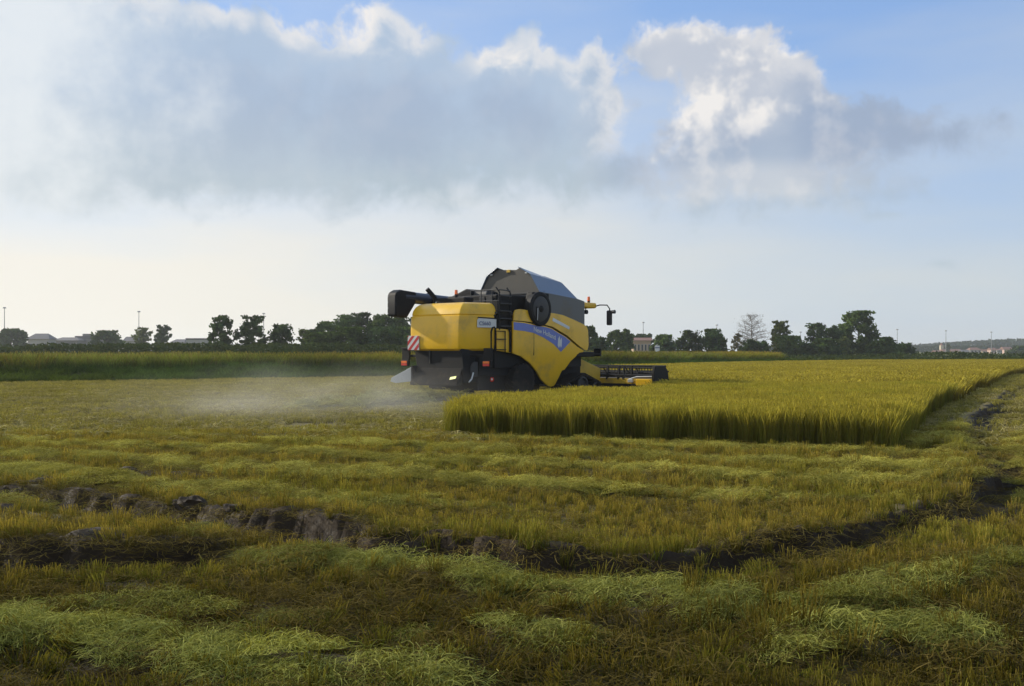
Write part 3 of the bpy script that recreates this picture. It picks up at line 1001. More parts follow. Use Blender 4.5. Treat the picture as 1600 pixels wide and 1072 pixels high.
hoodo = part('rear_hood', M_YEL, hood, ang=28)


def on_flare(y, out=0.0):
    """x of the hood's right flank at y (lower part)"""
    t = y / 1.42
    return HX + 1.10 + (1.38 - 1.10) * t + out


def flank_poly(name, mat, yz, out, parent, th=.012):
    def f(bm):
        A = [bm.verts.new((on_flare(y, out), y, z)) for y, z in yz]; B = [bm.verts.new((on_flare(y, out - th), y, z)) for y, z in yz]
        n = len(yz); bm.faces.new(A); bm.faces.new(B[::-1])
        for i in range(n): bm.faces.new((A[i], A[(i + 1) % n], B[(i + 1) % n], B[i]))
    return part(name, mat, f, parent)


badge = flank_poly('model_badge', M_WHT, [(.66, 2.33), (1.40, 2.33), (1.40, 2.595), (.72, 2.62), (.66, 2.56)], .035, hoodo)
flank_poly('badge_trim', M_BLK, [(.66, 2.625), (1.40, 2.60), (1.40, 2.635), (.70, 2.66)], .04, hoodo)


def text_mesh(txt, size, bold=True):
    cu = bpy.data.curves.new('lettering', 'FONT'); cu.body = txt; cu.size = size; cu.extrude = 0.0
    if bold: cu.offset = size * .018
    o = bpy.data.objects.new('lettering', cu); COL.objects.link(o)
    dg = bpy.context.evaluated_depsgraph_get(); dg.update()
    me = bpy.data.meshes.new_from_object(o.evaluated_get(dg))
    COL.objects.unlink(o); bpy.data.objects.remove(o)
    return me


def lettering(name, txt, size, mat, parent, fn, wide=1.0):
    me = text_mesh(txt, size)
    me.name = name
    for v in me.vertices: v.co = fn(v.co.x * wide, v.co.y)
    me.materials.clear(); me.materials.append(mat)
    return link(name, me, parent)


lettering('badge_lettering', 'CS660', .17, M_GREYTXT, badge, lambda s, t: Vector((on_flare(.72 + s, .044), .72 + s, 2.40 + t)))


def clip(poly, a, b, c):
    """keep a*x+b*y<=c"""
    out = []
    for i in range(len(poly)):
        p, q = poly[i], poly[(i + 1) % len(poly)]
        dp, dq = a * p[0] + b * p[1] - c, a * q[0] + b * q[1] - c
        if dp <= 0: out.append(p)
        if dp * dq < 0:
            t = dp / (dp - dq); out.append((p[0] + (q[0] - p[0]) * t, p[1] + (q[1] - p[1]) * t))
    return out


def marker(x0, x1, z0, z1, y, sgn):
    bd = part('marker_board', M_WHT, lambda b: b_prism(b, [(x0, z0), (x1, z0), (x1, z1), (x0, z1)], 1, y, y - .02), H, .003)
    w = .095
    for k in range(-6, 8):
        pl = [(x0 + .004, z0 + .004), (x1 - .004, z0 + .004), (x1 - .004, z1 - .004), (x0 + .004, z1 - .004)]
        c0 = (k * 2) * w
        a, b_ = (1 / math.sqrt(2), -sgn / math.sqrt(2))
        mid = a * x0 + b_ * z0
        pl = clip(pl, a, b_, mid + c0 + w); pl = clip(pl, -a, -b_, -(mid + c0)) if len(pl) > 2 else pl
        if len(pl) > 2: part('red_stripe', M_RED, lambda b: b_prism(b, pl, 1, y - .021, y - .024), bd)
    return bd


marker(-1.21, -.70, 1.62, 2.08, -.012, 1)

# --- inner body and engine deck
boxp('body_core', M_BLK, -1.30, 1.30, 1.35, 6.0, 1.05, 2.75)
boxp('engine_housing', M_BLK, -1.15, 1.05, 1.75, 3.62, 2.70, 3.42, bev=.05)
boxp('engine_deck', M_DRK, -1.30, 1.35, 1.38, 3.6, 2.76, 2.84)
part('air_intake', M_BLK, lambda b: b_prism(b, [(-1.2, 2.9), (-.15, 2.9), (-.2, 3.58), (-.45, 3.66), (-1.15, 3.42)], 1, 1.9, 3.3), bev=.05)
part('air_filter', M_DRK, lambda b: b_lathe(b, [(0, .17), (.02, .2), (.75, .2), (.78, .17)], (-.4, 2.2, 3.42), 20))
for xx in (.45, .75):
    boxp('deck_panel', M_DRK, xx - .12, xx + .12, 1.70, 1.74, 2.9, 3.35)
tubep('exhaust_pipe', M_BLK, [(-.95, 1.0, 3.12), (-.97, .97, 3.34), (-1.08, .72, 3.62)], .075)
boxp('hood_top_box', M_BLK, -.86, .40, .92, 1.36, 3.10, 3.32, bev=.04)
boxp('exhaust_bracket', M_GALV, -.92, -.74, .93, 1.0, 3.1, 3.2)
bk = part('rear_beacon', M_ORG, lambda b: b_tube(b, [(-.02, .98, 3.42), (-.02, .98, 3.56)], .055, 14, .045))
tubep('beacon_base', M_BLK, [(-.02, .98, 3.28), (-.02, .98, 3.42)], .05, bk)

# --- rails of the service platform
for xx in (.10, .55, 1.02, 1.32):
    tubep('rail_post', M_DRK, [(xx, 1.55, 2.8), (xx, 1.55, 3.55)], .018)
tubep('hand_rail', M_DRK, [(.10, 1.55, 3.55), (1.32, 1.55, 3.55), (1.36, 2.05, 3.52)], .02)
tubep('mid_rail', M_DRK, [(.10, 1.55, 3.2), (1.32, 1.55, 3.2)], .016)
# --- ladder in the recess
for yy in (1.47, 2.0):
    tubep('ladder_rail', M_BLK, [(1.40, yy, 2.26), (1.40, yy, 3.45), (1.26, yy, 3.62)], .026)
for i in range(5):
    boxp('ladder_step', M_DRK, 1.355, 1.47, 1.47, 2.0, 2.36 + .24 * i, 2.40 + .24 * i)
boxp('ladder_well', M_BLK, 1.10, 1.35, 1.44, 2.03, 2.24, 3.2)
fold = part('folding_step', M_BLK, lambda b: (b_tube(b, [(1.43, 1.04, 1.55), (1.43, 1.04, 2.20), (1.43, 1.10, 2.32), (1.43, 1.2, 2.34)], .03),
                                             b_tube(b, [(1.43, 1.95, 1.55), (1.43, 1.95, 2.20), (1.43, 1.89, 2.30), (1.43, 1.8, 2.32)], .03),
                                             b_tube(b, [(1.44, 1.25, 1.55), (1.44, 1.25, 2.22), (1.44, 1.7, 2.22), (1.44, 1.7, 1.55)], .022)))
for zz in (1.62, 1.95): boxp('step_tread', M_BLK, 1.42, 1.5, 1.25, 1.7, zz, zz + .03, fold)


# --- side panels: outline in (y,z), curved skin
def skin_x(y, z, x0):
    return x0 - .11 * max(0, 1.75 - z) ** 1.6 - .10 * max(0, z - 2.35) ** 1.5 - .05 * max(0, y - 5.2) ** 2


def side_panel(name, yz, x0, mat, parent, th=.05, sgn=1, bev=.02, cut=.16):
    bm = bmesh.new()
    vs = [bm.verts.new((0, y, z)) for y, z in yz]
    bm.faces.new(vs)
    for ax, lo, hi in ((1, min(p[0] for p in yz), max(p[0] for p in yz)), (2, min(p[1] for p in yz), max(p[1] for p in yz))):
        t = lo + cut * .5
        while t < hi:
            co = [0, 0, 0]; co[ax] = t; no = [0, 0, 0]; no[ax] = 1
            bmesh.ops.bisect_plane(bm, geom=bm.verts[:] + bm.edges[:] + bm.faces[:], plane_co=co, plane_no=no, dist=1e-4)
            t += cut
    ret = bmesh.ops.extrude_face_region(bm, geom=bm.faces[:])
    top = {v for v in ret['geom'] if isinstance(v, bmesh.types.BMVert)}
    for v in bm.verts:
        v.co.x = sgn * (skin_x(v.co.y, v.co.z, x0) - (0 if v in top else th))
    return bm_obj(name, bm, mat, parent, bev, 3, True, 40)


LOWER = [(2.04, 1.52), (2.45, 1.42), (2.95, 1.19), (3.35, .91), (3.63, .65), (3.97, .46), (4.14, .40), (4.26, .385), (4.38, .40), (4.45, .46), (4.62, .74), (4.72, .92), (4.86, .95),
         (5.16, 1.24), (5.49, 1.43), (5.87, 1.56), (5.92, 1.60), (5.50, 1.74), (5.14, 1.92), (4.85, 2.07), (4.42, 2.22), (4.05, 2.36), (3.72, 2.42), (3.42, 2.44), (3.12, 2.47), (2.6, 2.53), (2.04, 2.55)]
UPPER = [(3.62, 2.47), (4.08, 2.40), (4.45, 2.265), (4.88, 2.115), (5.18, 1.96), (5.54, 1.78), (5.95, 1.62), (6.10, 1.61), (6.18, 1.78), (6.17, 2.1), (6.14, 2.33), (6.05, 2.44), (5.87, 2.52),
         (5.23, 2.68), (4.68, 2.81), (4.2, 2.86), (3.92, 2.87), (3.86, 2.7)]
HUMP = [(2.06, 2.57), (2.10, 2.80), (2.18, 2.91), (2.42, 2.95), (2.84, 2.92), (2.95, 2.86), (3.12, 2.52), (2.6, 2.555)]
REARLOW = [(1.36, 1.60), (2.03, 1.53), (2.03, 2.28), (1.36, 2.30)]
BLUE = [(2.06, 2.27), (2.6, 2.24), (3.08, 2.185), (3.63, 2.03), (4.15, 1.82), (4.56, 1.56), (5.09, 1.915), (4.83, 2.05), (4.41, 2.195), (4.05, 2.325), (3.72, 2.385), (3.42, 2.405), (3.12, 2.435), (2.6, 2.495), (2.06, 2.515)]
for sgn, side_name in ((1, 'right'), (-1, 'left')):
    lo_ = side_panel('side_panel', LOWER, 1.50, M_YEL, H, .06, sgn)
    lo_['label'] = 'lower yellow side panel of the harvester with blue stripe' if sgn > 0 else 'yellow side panel on the far flank of the harvester'
    side_panel('upper_side_panel', UPPER, 1.535, M_YEL, H, .06, sgn)
    side_panel('side_cap', HUMP, 1.52, M_YEL, H, .06, sgn)
    side_panel('rear_side_panel', REARLOW, 1.40, M_YEL, H, .05, sgn)
    st = side_panel('blue_stripe', BLUE, 1.506, M_BLUE, lo_, .008, sgn, bev=0)
    if sgn > 0:
        mid = [(2.06, 2.41), (3.1, 2.33), (3.65, 2.22), (4.2, 2.07), (4.8, 1.80)]

        def along(s, t, y0=3.06):
            y = y0 + s
            zc = np.interp(y, [p[0] for p in mid], [p[1] for p in mid])
            sl = (np.interp(y + .1, [p[0] for p in mid], [p[1] for p in mid]) - zc) / .1
            z = zc + (t - .09)
            return Vector((skin_x(y, z, 1.506) + .006, y, z))
        lettering('brand_lettering', 'New Holland', .22, M_WHT, lo_, along)

        def leaf_emblem(bm):
            for k, (cy, w) in enumerate(((4.46, .10), (4.56, .07))):
                pts = [(cy - w, 1.78), (cy - w * .75, 2.0 - k * .05), (cy, 2.1 - k * .06), (cy + w * .5, 1.95), (cy + w * .3, 1.76), (cy - w * .3, 1.69)]
                vs = [bm.verts.new((skin_x(a, b, 1.506) + .006 + k * .003, a, b)) for a, b in pts]
                bm.faces.new(vs)
        part('leaf_emblem', M_WHT, leaf_emblem, lo_)
        part('panel_joint', M_DRK, lambda b: b_box(b, 1.485, 1.505, 3.085, 3.10, 1.45, 2.2), lo_)
        # pale sticker on the upper panel
        strip = [(4.05, 2.60), (4.98, 2.32), (5.0, 2.42), (4.10, 2.71)]
        side_panel('pale_sticker', strip, 1.541, M_WHT, H, .006, 1, bev=0)

# --- rotary dust screen on the right flank
ds = part('dust_screen', M_BLK, lambda b: b_lathe(b, [(0, .50), (.02, .56), (.20, .57), (.24, .53), (.245, .44), (.225, .42), (.235, .12), (.26, .10), (.27, .02)], (1.36, 3.36, 2.98), 40))
part('screen_mesh', M_DRK, lambda b: b_lathe(b, [(0, .40), (.005, .42), (.012, .40), (.012, .13)], (1.588, 3.36, 2.98), 40), ds)
boxp('screen_wiper', M_BLK, 1.60, 1.635, 3.08, 3.13, 2.62, 3.05, ds)
tubep('wiper_rod', M_GALV, [(1.645, 3.10, 2.60), (1.645, 3.12, 3.0)], .012, ds)
part('screen_housing', M_BLK, lambda b: b_prism(b, [(3.0, 2.5), (3.96, 2.5), (3.96, 3.52), (3.1, 3.54), (2.95, 3.2)], 0, 1.2, 1.46), bev=.03)

# --- grain tank
part('grain_tank', M_TANK, lambda b: b_prism(b, [(3.62, 2.5), (6.0, 2.3), (6.0, 3.33), (5.62, 3.40), (3.62, 3.56)], 0, -1.45, 1.45), bev=.015)


def tank_ext(bm):
    """raised extension with folded-out covers: half octagon at the back, sloping forward"""
    bx = [(-1.36, 3.56), (-.95, 4.19), (-.48, 4.43), (-.30, 4.38), (.30, 4.35), (.47, 4.43), (.95, 4.17), (1.36, 3.54)]
    V = [bm.verts.new((x, 3.62, z)) for x, z in bx]
    W_ = [bm.verts.new((x, 3.66, z)) for x, z in bx]
    n = len(bx)
    bm.faces.new(V); bm.faces.new(W_[::-1])
    for i in range(n): bm.faces.new((V[i], V[(i + 1) % n], W_[(i + 1) % n], W_[i]))


part('tank_rear_panel', M_TANKR, tank_ext, bev=.006)


def plate(name, mat, quad, th, parent=H, bev=.006):
    q = [Vector(p) for p in quad]
    nrm = (q[1] - q[0]).cross(q[2] - q[0]).normalized() * th

    def f(bm):
        A = [bm.verts.new(p) for p in q]; B = [bm.verts.new(p - nrm) for p in q]; n = len(q)
        bm.faces.new(A); bm.faces.new(B[::-1])
        for i in range(n): bm.faces.new((A[i], A[(i + 1) % n], B[(i + 1) % n], B[i]))
    return part(name, mat, f, parent, bev)


for s in (1, -1):
    a = plate('tank_side_cover', M_COVER, [(s * 1.38, 3.58, 3.54), (s * 1.38, 5.66, 3.40), (s * .97, 5.28, 3.97), (s * .97, 3.55, 4.18)], .02)
    b = plate('tank_top_cover', M_COVER, [(s * .97, 3.55, 4.185), (s * .97, 5.28, 3.975), (s * .46, 4.95, 4.19), (s * .46, 3.52, 4.45)], .02)
    boxp('cover_latch', M_GALV, s * .78 - .05, s * .78 + .05, 3.56, 3.60, 4.20, 4.25, b)
plate('tank_front_cover', M_COVER, [(-1.36, 5.66, 3.41), (1.36, 5.66, 3.41), (.97, 5.28, 3.965), (-.97, 5.28, 3.965)], .02)
plate('tank_front_flap', M_COVER, [(-.95, 5.28, 3.97), (.95, 5.28, 3.97), (.46, 4.95, 4.19), (-.46, 4.95, 4.19)], .02)
boxp('tank_camera', M_YEL2, -.10, .06, 3.58, 3.615, 4.27, 4.37)
boxp('tank_lower_band', M_DRK, -1.30, 1.30, 3.57, 3.615, 3.50, 3.56)

# --- cab with yellow roof
cab = part('cab', M_BLK, lambda b: b_prism(b, [(6.02, 1.7), (6.75, 1.7), (6.98, 2.2), (6.9, 3.15), (6.02, 3.15)], 0, -.74, .74), bev=.03)
for s in (1, -1):
    plate('side_window', M_GLASS, [(s * .745, 6.1, 1.95), (s * .745, 6.78, 1.95), (s * .745, 6.88, 2.3), (s * .745, 6.82, 3.05), (s * .745, 6.1, 3.05)], .008 * s, cab, 0)
plate('windscreen', M_GLASS, [(-.68, 6.80, 1.76), (.68, 6.80, 1.76), (.68, 7.0, 2.22), (.68, 6.925, 3.1), (-.68, 6.925, 3.1), (-.68, 7.0, 2.22)], .01, cab, 0)
roof = boxp('cab_roof', M_YEL, -1.0, 1.0, 6.02, 7.38, 3.14, 3.34, bev=.06)
bc = part('cab_beacon', M_ORG, lambda b: b_tube(b, [(.86, 7.06, 3.40), (.86, 7.06, 3.56)], .06, 14, .045))
tubep('beacon_base', M_BLK, [(.86, 7.06, 3.32), (.86, 7.06, 3.40)], .05, bc)
boxp('roof_corner', M_BLK, .75, 1.28, 5.72, 6.05, 3.2, 3.36, bev=.05)
wl = part('work_lamp', M_BLK, lambda b: (b_tube(b, [(.95, 6.75, 3.16), (.95, 6.75, 3.02)], .02), b_lathe(b, [(-.06, .07), (.06, .08)], (.95, 6.75, 2.99), 16)))
mr = part('mirror_arm', M_BLK, lambda b: b_tube(b, [(.98, 7.32, 3.22), (1.12, 7.40, 3.26), (1.40, 7.44, 3.25), (1.5, 7.46, 3.12), (1.5, 7.46, 2.98)], .022))
part('mirror_head', M_DRK, lambda b: b_box(b, 1.36, 1.58, 7.44, 7.54, 2.52, 3.06), mr, .04)
part('mirror_knob', M_DRK, lambda b: b_lathe(b, [(-.07, .06), (.07, .07)], (1.66, 7.46, 3.0), 14), mr)

# --- cab access platform, right front
boxp('side_platform', M_BLK, .9, 1.48, 5.45, 6.55, 1.38, 1.56, bev=.03)
part('platform_step', M_BLK, lambda b: (b_box(b, 1.2, 1.48, 6.50, 6.95, 1.46, 1.51), b_box(b, 1.2, 1.48, 6.88, 6.98, 1.40, 1.68)), bev=.01)

# --- feeder house and header
part('feeder_house', M_YEL2, lambda b: b_prism(b, [(5.2, 1.45), (6.3, 1.45), (8.0, .95), (8.0, .35), (6.3, .55), (5.4, .9)], 0, -.72, .72), bev=.03)
HD = empty('header'); HD.parent = H
HX0, HX1 = -3.05, 3.15
boxp('header_back_panel', M_YEL2, HX0, HX1, 8.0, 8.06, .40, .60, HD, .01)
boxp('header_top_beam', M_BLK, HX0, HX1, 7.98, 8.14, .63, .74, HD, .02)
boxp('header_floor', M_DRK, HX0, HX1, 8.06, 9.0, .24, .30, HD)
boxp('header_under_beam', M_BLK, HX0, HX1, 7.96, 8.1, .22, .38, HD, .02)
tubep('hydraulic_pipe', M_GALV, [(2.0, 7.93, .56), (2.35, 7.93, .66), (3.05, 7.95, .68)], .022, HD)
boxp('drive_cover', M_YEL, 2.35, 3.10, 7.86, 7.99, .34, .58, HD, .03)
boxp('hinge_bracket', M_GALV, 1.98, 2.2, 7.90, 7.985, .45, .58, HD, .02)
part('feed_auger', M_DRK, lambda b: b_tube(b, [(HX0 + .05, 8.45, .52), (HX1 - .05, 8.45, .52)], .17, 16), HD)
EP = [(7.80, .28), (8.55, .24), (8.72, .36), (8.66, .70), (8.60, .90), (8.42, 1.06), (7.78, 1.06), (7.70, .82), (7.72, .5)]
for xx in (HX0, HX1):
    part('header_end_plate', M_BLK, lambda b: b_prism(b, EP, 0, xx - .03, xx + .09), HD, .02)
    part('crop_divider', M_BLK, lambda b: b_prism(b, [(8.6, .2), (9.9, .14), (8.7, .40)], 0, xx - .05, xx + .09), HD, .02)
RC, RRAD = (8.62, .78), .27
RL = empty('reel'); RL.parent = H
part('reel_shaft', M_BLK, lambda b: b_tube(b, [(HX0 + .1, RC[0], RC[1]), (HX1 - .05, RC[0], RC[1])], .06, 12), RL)
for j in range(6):
    t = 2 * math.pi * (j + .22) / 6
    by, bz = RC[0] + RRAD * math.cos(t), RC[1] + RRAD * math.sin(t)
    bar = part('reel_bar', M_BLK, lambda b: b_tube(b, [(HX0 + .1, by, bz), (HX1 - .05, by, bz)], .032, 8), RL)

    def tines(bm):
        xx = HX0 + .2
        while xx < HX1 - .1:
            b_tube(bm, [(xx, by, bz), (xx + .01, by - .02, bz - .22)], .014, 5, .009)
            xx += .13
    part('reel_tines', M_BLK, tines, RL)
for xx in (HX0 + .15, -1.5, 0.55, 1.55, 2.0, HX1 - .1):
    def spider(bm):
        for j in range(6):
            t = 2 * math.pi * (j + .22) / 6
            b_tube(bm, [(xx, RC[0], RC[1]), (xx, RC[0] + RRAD * math.cos(t), RC[1] + RRAD * math.sin(t))], .022, 6)
    part('reel_spider', M_BLK, spider, RL)
for xx in (.42, 1.0, 1.5, 1.72, 2.05):
    part('reel_support', M_BLK, lambda b: b_prism(b, [(7.98, .55), (8.06, .55), (8.12, 1.02), (8.06, 1.04)], 0, xx - .03, xx + .03), HD)

# --- unloading auger folded back along the left side
ua = part('unloading_auger', M_AUG, lambda b: b_tube(b, [(-1.52, 4.9, 3.08), (-1.58, 2.2, 3.27), (-1.60, .1, 3.36)], .19, 20), ang=50)
part('auger_spout', M_BLK, lambda b: (b_prism(b, [(-.36, 2.72), (.16, 2.66), (.56, 3.16), (.60, 3.52), (-.12, 3.575), (-.30, 3.49), (-.36, 3.37)], 0, -1.84, -1.42)), ua, .06, 3)
for zz in (2.80, 2.98, 3.16, 3.34):
    part('spout_bolt', M_GALV, lambda b: b_tube(b, [(-1.78, -.368, zz), (-1.78, -.355, zz)], .018, 8), ua)
part('auger_flange', M_BLK, lambda b: b_tube(b, [(-1.592, 1.35, 3.308), (-1.593, 1.28, 3.311)], .225, 20), ua, ang=50)
boxp('auger_cradle', M_BLK, -1.6, -.9, 1.1, 1.3, 2.95, 3.12)

# --- straw chopper and spreader under the hood
part('straw_chopper', M_BLK, lambda b: b_prism(b, [(-1.06, 1.66), (1.02, 1.66), (1.10, 1.1), (1.06, .60), (-.88, .60), (-.94, 1.0)], 1, .12, 1.30), bev=.03)
sp = part('spreader_hood', M_RUB, lambda b: b_prism(b, [(.1, 1.06), (.1, .54), (-.14, .50), (-.14, .58)], 0, -1.0, 1.06), bev=.015)
plate('deflector_wing', M_GALV, [(-1.0, .02, .62), (-1.0, -.02, 1.10), (-1.78, -.22, .72), (-1.80, -.24, .60), (-1.6, -.2, .55)], .012)
part('wing_edge', M_BLK, lambda b: b_box(b, -1.0, -.93, -.10, .14, .56, 1.12), bev=.01)
for i in range(7):
    xx = -.85 + i * .29
    plate('spreader_fin', M_BLK, [(xx, .08, .58), (xx, .08, .98), (xx + .03, -.12, .60), (xx + .03, -.13, .52)], .012, sp)
plate('safety_sticker', M_LIME, [(.74, -.14, .70), (1.0, -.14, .74), (1.0, -.10, .82), (.74, -.10, .78)], .006, sp, 0)
boxp('chopper_stay', M_DRK, -.36, -.32, .08, .12, 1.2, 1.66)
part('drive_pulley', M_DRK, lambda b: b_lathe(b, [(0, .14), (.01, .24), (.03, .20), (.05, .24), (.06, .14)], (1.12, .62, 1.02), 24))
part('belt_guard', M_GALV, lambda b: b_tube(b, [(1.2, .25, .62), (1.2, .38, .72), (1.2, .46, .92)], .025))

# --- rear lights on their arms
for s, zz in ((-1, 1.19), (1, 1.20)):
    x = s * 1.80
    arm = part('lamp_bracket', M_BLK, lambda b: (b_box(b, x - .17, x + .17, .44, .52, zz + .10, zz + .48), b_box(b, min(x, s * 1.0), max(x, s * 1.0), .47, .53, zz + .2, zz + .28)), bev=.015)
    boxp('lamp_housing', M_BLK, x - .16, x + .18, .40, .47, zz - .10, zz + .10, arm)
    boxp('turn_lens', M_ORG, x - .14, x + .12, .37, .40, zz, zz + .075, arm)
    boxp('tail_lens', M_REDL, x - .14, x + .12, .37, .40, zz - .08, zz - .004, arm)
tubep('marker_rod', M_BLK, [(-1.98, .42, 1.68), (-1.45, .42, 1.70)], .016)
rf = part('round_reflector', M_REDL, lambda b: b_tube(b, [(1.55, .95, .70), (1.55, .93, .70)], .075, 16))
part('reflector_centre', M_WHT, lambda b: b_tube(b, [(1.555, .929, .705), (1.555, .925, .705)], .035, 12), rf)

boxp('dark_fill_rear', M_BLK, -1.05, 1.12, .75, 2.3, .34, 1.3, bev=.04)  # added black box, closes the gaps below into one dark mass
boxp('dark_fill_side', M_BLK, 1.05, 1.22, .7, 4.3, .8, 1.5, bev=.02)  # added dark filler along the flank
boxp('dark_fill_belly', M_BLK, -1.0, 1.0, 2.2, 6.0, .45, 1.0, bev=.03)  # added dark filler under the body
# --- rear axle, steering wheels, front half-tracks
part('rear_axle', M_BLK, lambda b: b_box(b, -1.2, 1.2, 2.45, 2.75, .5, .78), bev=.03)
part('chassis', M_BLK, lambda b: (b_box(b, -.9, -.7, 1.0, 6.5, .75, 1.1), b_box(b, .7, .9, 1.0, 6.5, .75, 1.1), b_box(b, -.95, .95, 1.2, 5.6, .95, 1.3)), bev=.01)


def wheel(x, y, r, w):
    wh = empty('rear_wheel'); wh.parent = H
    s = 1 if x > 0 else -1
    part('tyre', M_RUB, lambda b: b_lathe(b, [(-w / 2, r * .62), (-w / 2 - .01, r * .8), (-w * .42, r * .94), (-w * .25, r * .985), (w * .25, r * .985), (w * .42, r * .94), (w / 2 + .01, r * .8), (w / 2, r * .62)], (x, y, r), 40), wh)

    def lugs(bm):
        for k in range(22):
            for sd in (-1, 1):
                t0 = 2 * math.pi * (k + (.5 if sd > 0 else 0)) / 22
                pts = []
                for (xx, dt, rr) in ((0, 0, 1.0), (sd * w * .48, .16, .96)):
                    for tt in (0, .055):
                        for q in (.955, 1.035):
                            a = t0 + dt + tt
                            pts.append(bm.verts.new((x + xx, y + r * rr * q * math.cos(a), r + r * rr * q * math.sin(a))))
                for f in ((0, 1, 3, 2), (4, 6, 7, 5), (0, 4, 5, 1), (2, 3, 7, 6), (1, 5, 7, 3), (0, 2, 6, 4)): bm.faces.new([pts[i] for i in f])
    part('tread_lugs', M_RUB, lugs, wh, smooth=False)
    part('rim', M_YEL2, lambda b: b_lathe(b, [(-s * .02, r * .63), (s * w * .5, r * .63), (s * w * .42, r * .58), (s * w * .1, r * .5), (s * w * .08, r * .22), (s * w * .3, r * .2), (s * w * .3, r * .02)], (x, y, r), 32), wh)


wheel(1.28, 2.62, .60, .42); wheel(-1.28, 2.62, .60, .42)


def track(s):
    tr = empty('half_track'); tr.parent = H
    x0, x1 = s * 1.12, s * 1.70
    # belt outline: long on the ground, short on top
    prof = []
    for (cy, cz, r, a0, a1) in ((4.75, .27, .27, -90, -235), (5.62, .40, .40, 118, 62), (6.42, .27, .27, 55, -90)):
        for k in range(9):
            t = R(a0 + (a1 - a0) * k / 8); prof.append((cy + r * math.cos(t), cz + r * math.sin(t)))
    inner = [(5.6 + (p[0] - 5.6) * .93, .34 + (p[1] - .34) * .86) for p in prof]

    def belt(bm):
        n = len(prof)
        R_ = [[bm.verts.new((x, p[0], p[1])) for p in pr] for x, pr in ((x0, prof), (x1, prof), (x1, inner), (x0, inner))]
        for a in range(4):
            A, B = R_[a], R_[(a + 1) % 4]
            for k in range(n): bm.faces.new((A[k], A[(k + 1) % n], B[(k + 1) % n], B[k]))
    part('track_belt', M_RUB, belt, tr)

    def bars(bm):
        L = [0]
        n = len(prof)
        for k in range(n): L.append(L[-1] + math.dist(prof[k], prof[(k + 1) % n]))
        m = 44
        for i in range(m):
            t = L[-1] * i / m
            k = max(j for j in range(n) if L[j] <= t); f = (t - L[k]) / max(1e-6, L[k + 1] - L[k])
            a, b = Vector(prof[k]), Vector(prof[(k + 1) % n]); p = a.lerp(b, f); d = (b - a).normalized(); nn = Vector((-d.y, d.x))
            if nn.dot(p - Vector((5.6, .34))) < 0: nn = -nn
            vs = []
            for x in (x0, x1):
                for u in (-.025, .025):
                    for v in (-.005, .035):
                        q = p + d * u + nn * v; vs.append(bm.verts.new((x, q.x, max(q.y, .0))))
            for fc in ((0, 1, 3, 2), (4, 6, 7, 5), (0, 4, 5, 1), (2, 3, 7, 6), (1, 5, 7, 3), (0, 2, 6, 4)): bm.faces.new([vs[j] for j in fc])
    part('track_bars', M_RUB, bars, tr, smooth=False)
    for (cy, cz, r) in ((4.75, .27, .24), (5.62, .42, .30), (6.42, .27, .24), (5.2, .18, .15), (5.62, .18, .12), (6.0, .18, .15)):
        part('track_roller', M_DRK, lambda b: b_lathe(b, [(0, r * .95), (.01, r), (abs(x1 - x0) * .9, r), (abs(x1 - x0) * .92, r * .8), (abs(x1 - x0) * .8, r * .7), (abs(x1 - x0) * .82, r * .2), (abs(x1 - x0) * .9, r * .15)], (min(x0, x1) + .02, cy, cz), 28), tr)
    part('track_frame', M_BLK, lambda b: b_box(b, min(x0, x1) + .1, max(x0, x1) - .1, 4.8, 6.4, .22, .42), tr, .02)


track(1); track(-1)

# ================================================================== trees and shrubs
def b_limb(V, Fq, p0, p1, r0, r1, seg=6):
    d = Vector(p1) - Vector(p0); u = d.cross(Vector((.3, .2, 1))).normalized(); w = d.cross(u).normalized()
    b = len(V)
    for p, r in ((p0, r0), (p1, r1)):
        for k in range(seg):
            t = 2 * math.pi * k / seg
            q = Vector(p) + (u * math.cos(t) + w * math.sin(t)) * r
            V.append(tuple(q))
    for k in range(seg):
        Fq.append((b + k, b + (k + 1) % seg, b + seg + (k + 1) % seg, b + seg + k))


